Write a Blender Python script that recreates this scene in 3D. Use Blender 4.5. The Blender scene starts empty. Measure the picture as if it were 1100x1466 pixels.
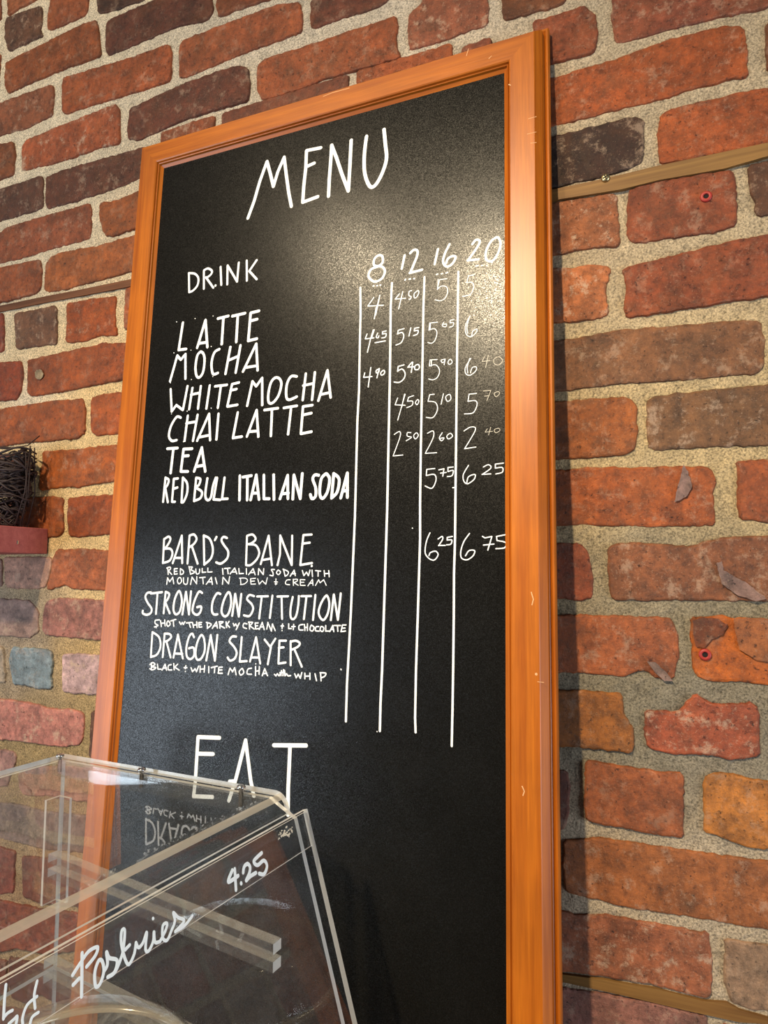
import bpy, bmesh, math, random
from mathutils import Vector, Matrix, noise

# ------------------------------------------------------------------ camera, world, lights, exposure
scene = bpy.context.scene
COL = scene.collection
F_PX, PITCH, YAW = 978.2, 0.08981, 0.39022
CAM = Vector((0.0, -0.75, 1.5))
fwd = Vector((-math.sin(YAW)*math.cos(PITCH), math.cos(YAW)*math.cos(PITCH), math.sin(PITCH)))
right = Vector((math.cos(YAW), math.sin(YAW), 0.0))
up = right.cross(fwd)
cd = bpy.data.cameras.new('camera')
cd.sensor_fit = 'VERTICAL'; cd.sensor_height = 24.0; cd.lens = 24.0*F_PX/1466.0
cd.clip_start = 0.01
cam = bpy.data.objects.new('camera', cd); COL.objects.link(cam)
cam.matrix_world = Matrix(((right.x, up.x, -fwd.x, CAM.x), (right.y, up.y, -fwd.y, CAM.y), (right.z, up.z, -fwd.z, CAM.z), (0, 0, 0, 1)))
scene.camera = cam

world = bpy.data.worlds.new('world'); scene.world = world; world.use_nodes = True
bg = world.node_tree.nodes['Background']
bg.inputs['Color'].default_value = (0.62, 0.70, 0.80, 1); bg.inputs['Strength'].default_value = 0.13

def lamp(name, kind, loc, power, color, target=None, **kw):
    d = bpy.data.lights.new(name, kind); d.energy = power; d.color = color
    for k, v in kw.items(): setattr(d, k, v)
    o = bpy.data.objects.new(name, d); COL.objects.link(o); o.location = loc
    if target is not None:
        o.rotation_euler = (Vector(target)-Vector(loc)).to_track_quat('-Z', 'Y').to_euler()
    return o
WARM = (1.0, 0.81, 0.54)
lamp('ceiling_spot', 'SPOT', (-0.54, -1.75, 2.82), 265, WARM, (0.20, 0, 0.70), spot_size=math.radians(78), spot_blend=1.0, shadow_soft_size=0.05)
lamp('track_spot', 'SPOT', (-0.95, -1.35, 2.75), 56, WARM, (-0.80, 0, 1.95), spot_size=math.radians(62), spot_blend=0.7, shadow_soft_size=0.05)
lamp('window_daylight', 'AREA', (-2.4, -2.3, 1.12), 46, (0.74, 0.86, 1.0), (-0.7, 0, 1.1), size=1.3)
lamp('window_daylight', 'AREA', (2.4, -0.95, 0.95), 44, (0.80, 0.89, 1.0), (-0.3, -0.3, 1.2), size=1.1)

scene.view_settings.view_transform = 'Standard'; scene.view_settings.look = 'None'
scene.view_settings.gamma = 1.0; scene.view_settings.use_curve_mapping = False
scene.view_settings.exposure = 0.0
scene.cycles.max_bounces = 14; scene.cycles.transparent_max_bounces = 48

random.seed(7)
# ------------------------------------------------------------------ measured outlines (millimetres)
BRICKS="""
8a4a35 .3 -122,2141 -108,2140 -80,2140 -65,2142 -53,2128 -50,2112 -50,2090 -56,2080 -75,2080 -94,2081 -123,2083
7a4a32 .3 -158,2192 -84,2166 -84,2151 -104,2149 -142,2151 -157,2153
84483a .5 -34,2155 42,2133 132,2106 127,2077 103,2077 90,2079 52,2081 -4,2083 -30,2083 -34,2090 -35,2117
7b4a34 .3 113,2061 143,2062 140,2000 113,2008 111,2030
a0532c .4 -96,2066 -36,2067 24,2073 79,2070 94,2063 96,2046 96,2008 57,2009 10,2006 -38,2006 -95,2005 -124,2006 -123,2068
38211b .5 -95,1994 -53,1995 -17,1995 -4,1988 -6,1943 -11,1937 -46,1933 -92,1932 -126,1931 -125,1994
a3552f .3 10,1991 25,1995 123,1993 148,1992 145,1932 121,1932 92,1930 35,1932 9,1934 7,1943 7,1972
9a6046 .9 -126,1916 -92,1915 -47,1915 -36,1911 -34,1891 -34,1853 -40,1850 -50,1854 -92,1854 -127,1853
8c4a32 .3 -25,1911 -12,1916 42,1915 78,1912 80,1897 79,1852 60,1848 20,1850 -22,1851 -27,1860
5d3d30 .5 91,1913 136,1918 133,1858 117,1856 97,1857 94,1866 96,1874 91,1886
b5714f 1 -128,1841 -92,1838 -58,1836 -43,1830 -46,1818 -50,1802 -47,1778 -59,1773 -92,1775 -129,1778
8f4a30 .2 -33,1826 20,1832 64,1836 88,1838 116,1838 141,1839 137,1774 113,1773 94,1773 29,1772 -30,1770 -32,1782 -29,1808 -32,1820
7d5742 .4 -129,1757 -90,1757 -70,1757 -51,1760 17,1757 80,1754 95,1750 98,1737 97,1704 91,1697 26,1697 -41,1700 -93,1698 -130,1698
8a5a40 .3 104,1751 153,1748 150,1696 101,1697
98592f .3 -131,1689 -89,1688 -66,1688 -33,1686 -25,1681 -22,1675 -22,1650 -27,1626 -49,1622 -97,1623 -132,1624
7a5a45 .6 -12,1683 14,1685 109,1685 150,1685 147,1624 107,1624 79,1625 24,1626 -13,1627 -14,1649
a4592e .3 -132,1613 -91,1613 -49,1613 -31,1609 -11,1611 38,1608 45,1605 50,1594 47,1576 48,1547 10,1547 -31,1548 -90,1551 -133,1551
98522f .3 66,1611 106,1612 146,1612 143,1547 103,1549 68,1552 67,1571 69,1600
8e4a33 .2 -134,1533 -84,1533 -75,1523 -71,1495 -72,1475 -80,1472 -111,1473 -135,1472
84533c .5 -56,1529 -37,1532 24,1528 53,1536 103,1537 142,1537 139,1472 100,1473 37,1473 -8,1472 -53,1472 -56,1485
a05c3c .4 -135,1455 -82,1457 -40,1457 1,1456 6,1451 10,1435 9,1413 4,1394 -11,1394 -22,1402 -32,1401 -42,1394 -80,1396 -136,1394
b9641f .15 20,1457 47,1459 61,1458 99,1457 122,1457 119,1392 96,1392 77,1395 48,1395 26,1396 21,1404 20,1437
96602f .3 -137,1376 -86,1379 -56,1378 -45,1378 -45,1361 -37,1346 -35,1330 -38,1318 -58,1319 -83,1320 -138,1317
a5563f .8 -25,1364 -12,1364 6,1363 13,1373 22,1383 33,1377 43,1372 56,1376 73,1378 78,1368 77,1327 48,1321 31,1324 -6,1322 -24,1325 -27,1341
6b3f3a .3 -138,1292 -102,1296 -100,1278 -103,1243 -108,1234 -139,1230
9b5a3a .2 -84,1308 -14,1305 9,1305 8,1243 -16,1243 -60,1245 -85,1247 -87,1261
b87a3c .3 26,1302 39,1310 92,1304 123,1302 120,1243 89,1243 62,1243 45,1245 33,1250 25,1250 25,1281
a4663f .5 -108,1225 -76,1232 -16,1233 34,1232 89,1233 127,1232 124,1171 86,1171 53,1170 7,1170 -35,1168 -68,1170 -107,1173 -110,1198
9c604a .8 -141,1154 -114,1155 -96,1154 -68,1159 -35,1159 -4,1158 26,1160 28,1144 27,1102 19,1099 -21,1101 -70,1099 -115,1095 -142,1094
85705c .4 39,1157 85,1158 116,1159 113,1100 83,1098 50,1097 40,1101 37,1116
7d5850 .5 -142,1080 -115,1080 -64,1083 -28,1085 22,1084 20,1031 -144,1008
9b5c40 .3 -1001,2486 -910,2461 -917,2444 -952,2443 -995,2436
5e4038 .8 -1002,2429 -994,2435 -920,2431 -915,2419 -915,2384 -910,2373 -984,2370 -990,2372 -1000,2397
8f4f35 .3 -900,2426 -894,2449 -814,2421 -814,2397 -819,2379 -852,2378 -893,2378 -904,2385 -904,2400
8e5038 .3 -1087,2510 -1014,2500 -1011,2435 -1081,2436
8d4d2e .3 -995,2355 -927,2360 -822,2367 -796,2365 -788,2336 -784,2300 -804,2300 -885,2300 -986,2295 -993,2308 -997,2340
4a2c24 .3 -798,2392 -795,2414 -677,2373 -710,2365 -779,2369 -795,2376
5a3028 .2 -776,2355 -764,2359 -690,2360 -651,2364 -581,2351 -576,2319 -574,2305 -583,2293 -598,2295 -629,2301 -697,2298 -768,2295 -776,2303 -779,2333
a15636 .4 -865,2289 -818,2286 -726,2280 -651,2279 -646,2263 -647,2225 -652,2219 -727,2219 -786,2222 -851,2223 -862,2229 -865,2253
99553a .3 -636,2265 -629,2278 -598,2279 -538,2279 -464,2279 -431,2269 -428,2248 -428,2225 -452,2224 -522,2223 -578,2219 -627,2216 -633,2221
7d452f .3 -568,2303 -571,2315 -564,2334 -481,2305 -475,2290 -503,2291 -565,2292
6e3c30 .3 -416,2264 -404,2278 -287,2237 -316,2223 -348,2224 -414,2225 -417,2237
9d5637 .3 -499,2199 -485,2205 -419,2204 -348,2204 -292,2204 -288,2192 -293,2170 -285,2144 -323,2145 -390,2147 -427,2143 -481,2143 -489,2145 -498,2161
94594a .8 -276,2200 -259,2208 -254,2225 -177,2198 -173,2177 -173,2154 -190,2153 -243,2150 -274,2150 -278,2172
8e5040 .3 -208,2136 -169,2137 -170,2089 -208,2100
8c5440 .5 -1027,2283 -942,2284 -884,2282 -879,2263 -883,2228 -938,2221 -998,2224 -1022,2223
a6593d .9 -948,2195 -937,2204 -850,2208 -751,2213 -742,2202 -739,2145 -768,2148 -857,2145 -933,2148 -946,2153
6a3a30 .4 -723,2197 -684,2202 -626,2208 -565,2209 -527,2208 -514,2200 -509,2174 -512,2149 -535,2150 -585,2151 -624,2151 -701,2141 -724,2147 -728,2165
854c30 .3 -1022,2213 -968,2206 -961,2186 -962,2147 -992,2145 -1016,2142
5d3a32 .5 -1011,2131 -944,2131 -899,2133 -894,2120 -893,2076 -931,2074 -987,2073 -1006,2072
5e352b .4 -890,2128 -844,2131 -700,2130 -674,2128 -677,2079 -701,2079 -768,2074 -835,2072 -885,2072 -889,2084
8f4f38 .4 -986,2055 -973,2061 -893,2063 -795,2064 -790,2054 -790,2005 -860,2005 -926,2001 -1001,2001 -1005,2054
97552f .2 -775,2059 -734,2057 -701,2062 -672,2063 -670,2005 -711,2003 -750,2000 -764,2007 -775,2037
9c5637 .2 -1001,1996 -895,1993 -888,1976 -890,1943 -900,1936 -977,1934 -996,1933
a15d35 .2 -876,1992 -854,1997 -775,1993 -705,1995 -669,1994 -667,1937 -708,1940 -772,1936 -856,1933 -883,1938 -884,1957 -883,1984
6b4a3c .6 -945,1912 -858,1912 -852,1907 -850,1852 -854,1849 -937,1852 -940,1875
a3501f .4 -836,1905 -832,1913 -798,1912 -736,1909 -735,1890 -735,1864 -730,1846 -768,1852 -789,1846 -823,1847 -834,1852 -833,1883
8a4030 .3 -995,1920 -970,1916 -967,1902 -964,1856 -971,1851 -990,1852
8d3f22 .2 -989,1837 -925,1833 -918,1816 -921,1783 -929,1771 -966,1772 -985,1773
9a4f26 .2 -912,1833 -842,1836 -794,1838 -756,1840 -718,1834 -688,1835 -686,1779 -719,1779 -791,1775 -847,1773 -902,1772 -909,1782
9a5126 .2 -984,1760 -922,1761 -846,1762 -793,1760 -788,1748 -786,1708 -798,1699 -857,1699 -906,1700 -960,1698 -979,1698
a55425 .2 -777,1760 -753,1762 -719,1762 -685,1763 -683,1700 -726,1700 -766,1700 -775,1707 -778,1735
ac5c26 .4 -873,1681 -870,1686 -814,1685 -725,1685 -682,1684 -680,1632 -726,1631 -783,1628 -794,1624 -811,1628 -867,1625 -874,1627 -874,1653 -870,1666
6a3a2a .3 -978,1689 -896,1683 -891,1622 -974,1621
a05424 .2 -910,1616 -843,1615 -822,1612 -824,1594 -819,1563 -826,1556 -848,1553 -920,1550 -968,1551 -973,1610
93481f .2 -814,1612 -772,1613 -730,1613 -679,1612 -677,1555 -735,1555 -790,1552 -809,1554 -815,1583
a08070 .5 -942,1525 -852,1526 -841,1522 -843,1497 -852,1478 -915,1476 -933,1480 -939,1501
8a7066 .3 -997,1523 -945,1523 -941,1480 -994,1479
ab6344 .3 -841,1524 -833,1536 -779,1536 -735,1533 -701,1532 -699,1480 -744,1476 -786,1477 -805,1479 -812,1484 -846,1475 -849,1478 -842,1501
968078 .8 -962,1462 -885,1461 -873,1453 -862,1443 -863,1429 -861,1413 -881,1404 -896,1405 -958,1407
8a5f58 .7 -851,1458 -829,1465 -741,1463 -698,1464 -695,1407 -746,1406 -782,1407 -845,1409 -855,1415 -855,1439
6a7f8c .4 -920,1376 -914,1390 -844,1390 -833,1386 -830,1374 -832,1350 -828,1334 -860,1331 -880,1335 -908,1335 -916,1355
a8949a .9 -813,1384 -781,1387 -745,1386 -705,1389 -702,1332 -750,1330 -794,1329 -810,1331
8a8478 .6 -987,1391 -933,1390 -923,1336 -983,1333
9c6a62 .9 -951,1312 -916,1313 -861,1310 -839,1306 -777,1307 -765,1301 -765,1280 -772,1260 -795,1254 -836,1252 -877,1253 -929,1253 -947,1252
8a6c68 .6 -946,1238 -898,1239 -894,1227 -905,1204 -910,1187 -941,1182
8f6a5c .6 -892,1205 -875,1220 -842,1224 -688,1235 -686,1187 -786,1182 -839,1182 -875,1177 -888,1186
6f6460 .5 -940,1162 -880,1165 -830,1162 -790,1165 -685,1169 -683,1122 -832,1108 -936,1112
8a4a42 .3 -936,1102 -887,1098 -887,1040 -930,1030
7d4a42 .3 -875,1095 -682,1108 -680,1052 -833,1035 -869,1038
8a4a3c .3 -930,1026 -844,1029 -680,1043 -677,992 -765,984 -826,969 -875,967 -908,955 -925,950
6a3a30 .3 -891,953 -818,956 -677,973 -675,930 -797,910 -828,915 -849,898 -881,896 -891,919
7a4538 .3 -953,936 -895,948 -890,900 -949,887
7a4a38 .3 -919,878 -881,887 -848,891 -674,922 -672,879 -915,819
"""
STRIPS="""
oak -95,1929 -47,1929 7,1931 110,1931 136,1931 136,1918 109,1917 69,1913 7,1915 -30,1913 -96,1916 -128,1916 -128,1929
low -144,1094 -116,1093 -70,1097 -21,1099 19,1097 39,1100 49,1096 73,1094 97,1094 97,1087 72,1089 49,1085 4,1085 -51,1086 -116,1086 -144,1085
old -996,1929 -885,1929 -799,1928 -710,1928 -667,1928 -666,1915 -710,1917 -798,1918 -885,1919 -995,1919
"""
ROOT=(-0.39285,-0.08641,0.80000)
BH=1.3053
LETTERS="""
title_lettering;4.63;-95.8,1162.7 -87.6,1185.0 -80.6,1211.2 -71.1,1237.8 -65.2,1219.4 -59.3,1199.2 -53.7,1218.6 -45.3,1237.2 -40.8,1211.5 -35.8,1185.0 -30.9,1165.0|8.1,1236.7 -12.6,1238.1 -12.5,1214.3 -14.3,1187.7 -14.7,1167.1 6.4,1170.0|-9.5,1215.9 -0.6,1217.6|21.7,1167.1 21.8,1190.7 23.0,1219.0 23.3,1236.2 30.8,1217.0 39.4,1192.1 48.9,1167.8 49.7,1199.0 50.3,1235.8|~71.1,1236.0 69.0,1213.0 69.7,1190.4 73.9,1174.5 79.7,1165.8 86.9,1169.6 94.7,1184.3 98.5,1199.9 96.5,1218.9 94.2,1238.6
section_lettering;3.07;-185.1,1102.2 -182.4,1074.9|~-185.1,1102.2 -175.2,1099.5 -169.0,1092.4 -169.4,1082.6 -175.7,1076.2 -182.3,1074.5|-160.7,1101.8 -158.7,1075.3|~-160.7,1101.8 -154.1,1103.2 -147.5,1098.5 -149.0,1093.8 -154.3,1090.8|-156.6,1091.2 -143.5,1074.3|-134.1,1101.9 -131.2,1076.1|-121.8,1075.5 -123.2,1101.9 -106.8,1076.7 -105.9,1102.6|-93.8,1103.3 -91.8,1075.5|-78.7,1100.9 -89.0,1088.0 -77.1,1074.8|-140.4,1077.1 -140.4,1076.7
item_lettering;3.81;-189.2,1032.7 -192.9,995.2 -180.8,995.0
item_lettering;3.81;-163.1,994.2 -152.7,1031.2 -146.9,993.1|-160.7,1000.0 -148.6,999.9|-132.9,1030.1 -117.2,1031.2|-124.6,1029.9 -124.7,994.5|-110.7,1030.1 -91.7,1031.1|-102.6,1029.8 -102.6,994.1|-70.9,1031.1 -83.3,1030.2 -84.5,993.2 -72.2,994.3|-83.7,1019.4 -73.0,1020.3
item_lettering;3.55;-203.4,953.5 -194.5,987.7 -188.3,981.1 -181.4,988.0 -178.6,954.2
item_lettering;3.55;~-157.5,987.8 -162.2,982.7 -163.7,967.7 -161.0,956.0 -156.0,953.5 -151.0,960.5 -150.0,975.5 -152.2,984.3 -157.6,988.2|~-128.1,987.8 -135.4,984.0 -138.7,970.3 -135.5,955.9 -128.0,955.9|-111.1,988.3 -116.1,953.6|-95.9,988.8 -100.7,953.1|-113.0,970.9 -98.5,974.6|-89.9,953.3 -72.4,987.8 -68.3,952.6|-85.0,958.3 -69.7,958.6
item_lettering;3.35;-201.5,942.4 -197.1,911.6 -190.3,919.5 -179.1,911.8 -174.4,943.3|-166.3,940.0 -169.2,911.8|-153.2,941.0 -155.3,911.4|-167.9,931.3 -154.3,932.4|-139.3,940.5 -142.2,910.2|-131.0,938.6 -112.9,938.5|-122.0,937.7 -124.6,909.5|-94.8,939.6 -105.1,938.6 -110.3,909.9 -95.4,910.7|-107.1,930.6 -97.8,931.4
item_lettering;3.35;-80.8,908.0 -75.0,938.9 -69.1,931.9 -61.0,941.9 -58.9,907.1|~-42.5,939.8 -48.1,934.1 -50.9,920.2 -49.7,909.4 -43.7,908.5 -36.3,916.9 -33.1,930.7 -36.4,938.2 -42.9,939.8|~-12.1,938.1 -19.9,939.0 -25.2,929.9 -25.4,914.9 -21.3,909.8 -10.8,912.6
item_lettering;3.24;0.3,940.2 -2.4,907.4|12.6,940.5 10.3,906.6|-2.5,925.6 10.4,926.8|18.8,904.7 29.4,941.1 35.0,907.0|21.3,911.9 33.3,913.2
item_lettering;3.39;~-181.6,901.8 -188.5,903.3 -196.5,891.8 -198.7,878.9 -193.6,872.0 -185.8,872.3|-170.7,903.6 -173.0,870.5|-155.3,903.1 -159.8,869.5|-172.1,893.5 -156.8,894.4|-153.3,869.0 -137.4,903.0 -133.3,868.4|-148.7,873.5 -134.8,874.8|-123.0,901.6 -123.8,868.5
item_lettering;3.39;-94.1,900.8 -99.1,868.4 -86.1,869.2|-78.7,868.6 -66.6,901.3 -62.1,867.3|-76.7,874.6 -63.6,874.5|-55.1,900.2 -36.4,900.7|-44.6,900.1 -44.3,866.8
item_lettering;3.27;-28.0,900.3 -10.3,901.2|-17.9,900.2 -20.4,867.0|11.2,900.0 -1.6,899.5 -2.9,866.1 11.1,867.5|-0.8,889.1 10.1,890.3
item_lettering;3.78;-199.9,861.9 -183.4,861.6|-190.0,861.2 -191.7,829.4|-160.5,859.1 -173.7,859.5 -175.6,830.4 -164.7,829.7|-174.5,850.4 -165.3,850.3|-154.9,829.2 -145.4,859.3 -137.7,828.2|-150.0,835.5 -140.4,836.4
item_lettering;3.17;-199.4,823.5 -200.4,792.1|~-199.4,823.5 -194.0,820.4 -195.3,814.1 -199.7,808.8|-198.1,808.8 -192.8,791.3|-179.3,821.5 -185.9,821.3 -186.2,791.6 -181.8,791.4|-185.9,808.2 -179.4,809.7|-171.7,822.0 -171.2,790.4|~-171.7,822.0 -164.5,814.4 -163.5,801.7 -168.0,791.2 -171.2,790.4|-151.0,820.8 -151.9,791.4|~-151.0,820.8 -144.4,818.7 -146.0,811.6 -150.0,808.3 -141.0,802.5 -142.5,794.6 -151.9,791.4|~-133.8,819.0 -135.4,798.7 -131.7,791.5 -126.7,794.8 -124.6,808.8 -121.2,819.2|-119.1,819.1 -122.4,792.0 -112.3,791.0|-108.1,818.5 -109.9,792.0 -101.7,792.0
item_lettering;3.56;-85.7,819.9 -84.3,789.5|-81.1,817.9 -69.2,819.0|-74.7,817.6 -73.3,789.1|-68.3,789.2 -62.2,819.5 -56.5,789.2|-65.4,797.3 -57.9,797.0|-51.4,818.9 -49.7,789.8 -42.3,789.5|-37.7,818.1 -35.6,788.4|-27.4,788.9 -18.4,816.7 -16.6,788.4|-24.9,794.6 -16.4,795.1|-10.0,787.8 -9.9,816.6 -0.0,787.7 1.3,817.6
item_lettering;3.56;~23.1,814.4 18.1,815.0 15.6,810.2 19.7,800.0 20.1,790.1 15.7,787.0 13.1,792.1|~32.7,815.9 26.6,809.6 25.4,793.2 29.3,786.8 35.3,794.4 37.5,809.0 33.6,815.5|42.6,815.3 41.0,786.8|~42.6,815.3 49.7,808.4 47.9,793.8 41.0,786.8|52.6,786.3 60.0,815.1 61.0,786.7|55.0,794.3 61.1,794.8
item_lettering;2.81;-194.5,743.9 -193.7,713.7|~-194.5,743.9 -187.5,747.0 -184.5,743.1 -188.9,735.4 -193.1,731.6|~-193.1,731.6 -183.8,731.5 -179.8,725.7 -183.3,716.8 -193.7,713.7|-178.3,713.6 -167.1,747.9 -163.7,713.5|-174.9,719.9 -163.9,719.8|-155.3,747.6 -155.6,712.8|~-155.3,747.6 -148.5,748.8 -144.2,743.0 -148.3,736.7 -155.7,732.4|-150.3,733.6 -140.3,712.7|-133.8,747.2 -130.3,711.4|~-133.8,747.2 -124.4,742.6 -118.9,730.0 -121.1,718.8 -130.3,711.4|-114.8,744.9 -116.8,741.2|~-99.1,743.4 -104.4,744.9 -107.1,741.0 -102.9,734.7 -96.5,727.2 -97.4,718.6 -105.8,712.5 -113.0,714.0
item_lettering;2.55;-70.7,745.5 -69.9,710.5|~-70.7,745.5 -62.9,746.9 -58.3,741.3 -63.7,736.6 -69.3,735.4|~-69.3,735.4 -57.9,734.0 -52.4,725.5 -55.4,717.1 -63.5,710.5 -69.9,710.5|-49.5,711.6 -40.5,745.2 -34.1,710.3|-46.3,716.4 -35.2,718.1|-26.5,710.3 -23.8,722.8 -24.7,744.9 -7.5,710.2 -8.6,744.5|17.1,745.2 6.2,744.8 3.8,710.2 18.9,712.4|5.3,734.8 14.9,735.8|18.7,709.2 18.7,708.8
small_lettering;1.75;-185.7,707.9 -184.1,699.2|~-187.2,707.2 -182.1,708.5 -181.3,705.9 -184.6,704.0|-183.7,703.4 -178.6,699.2|-170.6,706.6 -175.3,706.3 -174.7,699.6 -170.1,700.0|-174.7,703.0 -171.1,703.3|-165.9,706.5 -165.3,699.2|~-165.9,706.5 -161.0,703.4 -161.5,700.2 -165.3,699.2
small_lettering;1.75;-153.0,709.0 -149.9,699.6|~-152.9,708.4 -147.9,708.4 -149.6,705.2 -143.7,702.1 -149.9,699.6|~-142.5,705.9 -141.1,700.2 -137.1,700.9 -136.7,705.8|-133.0,706.4 -132.6,701.7 -127.3,702.1|-124.7,707.0 -124.3,702.1 -118.1,702.5
small_lettering;1.75;-103.1,706.4 -101.9,699.3|-100.2,706.4 -92.2,706.9|-95.8,706.3 -94.6,700.2|-91.7,700.0 -85.7,706.9 -82.3,700.2|-90.4,702.1 -83.2,702.4
small_lettering;1.59;-79.7,706.3 -78.8,700.2 -72.8,700.5|-69.2,706.3 -68.5,699.6|-65.6,699.0 -59.7,706.2 -56.4,699.0|-63.6,701.4 -57.3,701.7|-52.2,699.0 -52.0,706.2 -45.2,699.1 -45.0,706.2
small_lettering;1.59;~-30.4,705.0 -34.5,705.0 -32.2,701.4 -32.0,697.9 -36.2,698.5|~-25.5,704.4 -27.4,701.4 -24.6,699.1 -22.0,702.0 -24.9,704.4|-18.1,705.0 -15.6,697.3|~-18.8,705.5 -11.9,702.6 -12.4,699.1 -15.6,697.3|-8.9,697.3 -3.9,704.3 -2.2,697.9|-7.7,700.0 -2.1,700.2
small_lettering;1.59;6.8,703.7 9.1,697.9 12.2,702.0 15.0,697.9 16.7,704.3|19.3,704.3 20.3,696.8|23.9,703.7 30.4,703.1|27.2,703.1 27.4,697.4|34.9,703.7 35.8,697.4|40.7,703.7 41.6,696.8|35.7,700.2 41.5,700.5
small_lettering;1.66;-185.4,686.9 -184.6,695.2 -181.0,690.1 -176.8,695.8 -174.5,687.6|~-167.3,695.2 -169.3,691.4 -166.7,687.7 -163.0,690.2 -164.2,694.6 -167.3,695.2|~-160.3,695.2 -159.0,688.3 -154.3,687.7 -153.4,695.2|-148.9,687.1 -147.3,695.9 -139.8,687.8 -140.2,696.5|-135.9,695.3 -127.6,695.9|-131.3,695.3 -130.0,687.9|-125.5,687.3 -118.7,695.9 -116.5,687.3|-123.7,690.1 -116.8,690.4|-112.7,695.3 -109.9,688.0
small_lettering;1.66;-101.8,687.4 -101.7,696.0 -93.1,688.1 -92.2,696.6
small_lettering;1.26;-76.8,694.8 -75.6,687.6|~-78.2,694.8 -69.6,694.8 -66.6,691.8 -70.6,688.2 -76.3,687.3|-55.5,694.9 -62.5,694.2 -61.4,687.7 -55.1,688.1|-62.3,691.2 -56.7,691.6|-52.6,694.3 -50.1,687.7 -46.2,691.9 -41.1,687.8 -39.5,695.5
small_lettering;1.26;-27.7,694.3 -27.6,687.3|-29.6,690.8 -25.5,690.6|-28.8,688.4 -26.0,688.5
small_lettering;1.26;~-8.7,693.2 -13.4,692.6 -14.5,688.5 -9.1,687.4|-4.7,693.8 -4.1,686.8|~-4.7,693.5 0.6,693.8 0.1,691.5 -3.8,690.0|-3.2,689.8 2.3,686.9|10.6,693.3 4.6,693.5 5.0,686.9 11.3,686.9|4.8,690.4 9.4,690.4|14.9,686.4 20.4,693.9 21.4,687.0|16.7,689.3 21.3,689.5|24.6,687.0 28.3,693.4 30.3,689.9 34.7,693.4 38.2,687.1
item_lettering;2.71;~-209.2,676.6 -214.8,675.9 -217.5,670.7 -212.8,663.2 -206.6,656.9 -206.8,651.3 -213.0,648.6 -219.6,650.3 -219.9,653.5|-209.1,675.3 -191.7,677.1|-198.7,676.0 -198.8,650.2|-186.2,677.4 -187.0,651.1|~-186.2,677.7 -180.4,675.0 -182.2,668.7 -186.6,664.2|-184.9,663.6 -177.6,651.3|~-166.7,678.3 -171.3,668.8 -172.3,656.3 -168.2,650.2 -162.3,654.1 -160.3,666.5 -163.4,676.4 -166.7,678.3|-158.2,650.4 -155.0,677.8 -148.3,650.7 -147.5,678.5|~-130.7,676.8 -136.0,677.9 -141.9,665.5 -143.2,654.5 -136.9,650.3 -131.9,653.5 -130.9,660.2 -136.8,659.5
item_lettering;2.71;~-103.9,675.8 -109.1,676.4 -114.3,667.2 -115.0,656.3 -111.7,651.5 -106.6,651.6|~-93.8,677.2 -98.9,667.4 -101.0,655.3 -96.2,649.4 -90.7,653.2 -87.9,665.2 -90.1,676.0 -93.8,677.2|-85.4,650.3 -82.9,676.1 -76.1,649.9 -74.3,676.2
item_lettering;2.46;~-56.3,673.8 -62.7,675.1 -65.9,670.3 -59.2,664.5 -56.8,658.6 -61.2,650.8 -69.0,651.3|-52.1,673.5 -37.6,674.0|-45.8,673.5 -47.8,648.2|-31.4,674.9 -33.4,649.2|-24.6,673.8 -10.4,674.3|-19.1,673.9 -17.1,648.4|~-4.3,673.5 -6.4,660.8 -5.9,651.0 -2.4,648.4 1.3,652.9 3.4,664.4 3.6,674.7|6.9,674.6 19.3,674.9|13.5,674.3 11.4,649.1|24.9,676.2 23.1,648.3|~39.3,675.8 33.2,668.3 29.8,658.0 32.0,651.3 36.6,648.6 41.4,656.0 42.8,667.3 39.3,675.4|45.5,648.8 48.1,677.0 54.3,649.1 56.7,678.2
small_lettering;1.88;~-192.5,642.8 -198.8,642.0 -198.9,638.3 -194.3,635.9 -199.6,633.9|-196.9,633.3 -196.9,633.1|-190.8,641.6 -189.0,634.8|-184.7,643.0 -183.2,635.6|-189.8,638.5 -183.9,639.3|~-179.1,641.9 -181.1,638.1 -178.5,635.3 -175.7,638.3 -179.1,641.9|-175.2,642.0 -167.6,644.0|-171.4,642.7 -170.0,635.6
small_lettering;1.88;-162.0,641.1 -159.4,638.1 -157.3,640.6 -155.6,638.2 -153.6,641.7|-151.2,640.2 -143.7,641.0|-147.4,640.3 -144.7,634.9|-142.2,641.0 -140.2,635.0|-136.2,641.8 -134.9,635.1|-140.4,638.0 -135.6,638.4|-128.7,641.4 -133.1,641.0 -132.0,635.5 -128.0,636.0|-133.0,638.6 -129.2,638.9
small_lettering;1.88;-120.5,641.6 -120.0,634.6|~-122.0,641.6 -114.5,639.4 -120.0,634.4|-112.7,634.8 -107.4,642.6 -105.4,635.4|-111.4,637.6 -106.3,638.0|-103.0,642.7 -101.8,635.5|~-103.7,642.7 -97.9,642.8 -102.0,639.1 -95.2,635.7|-93.6,642.9 -92.4,636.4|-89.3,643.6 -92.2,640.0 -88.1,636.8|-83.4,641.4 -81.8,638.5 -79.8,640.9 -78.2,638.6|-74.9,642.2 -78.7,634.4
small_lettering;1.70;~-64.1,641.3 -68.4,641.8 -69.1,637.7 -64.5,636.0|-61.4,643.8 -60.2,635.6|~-62.1,643.4 -56.5,643.3 -59.8,639.7|-59.8,639.1 -54.0,635.8|-48.9,642.9 -53.0,642.8 -51.9,635.8 -47.8,636.5|-52.4,639.3 -49.4,639.7|-47.0,635.4 -43.4,643.7 -40.2,635.6|-45.8,638.4 -41.0,638.7|-36.8,636.3 -35.8,643.9 -30.5,634.2 -29.6,642.3 -25.5,634.9
small_lettering;1.70;-16.1,642.7 -16.5,637.5|-18.0,640.3 -14.7,640.4|-16.4,635.2 -16.4,635.0
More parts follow.
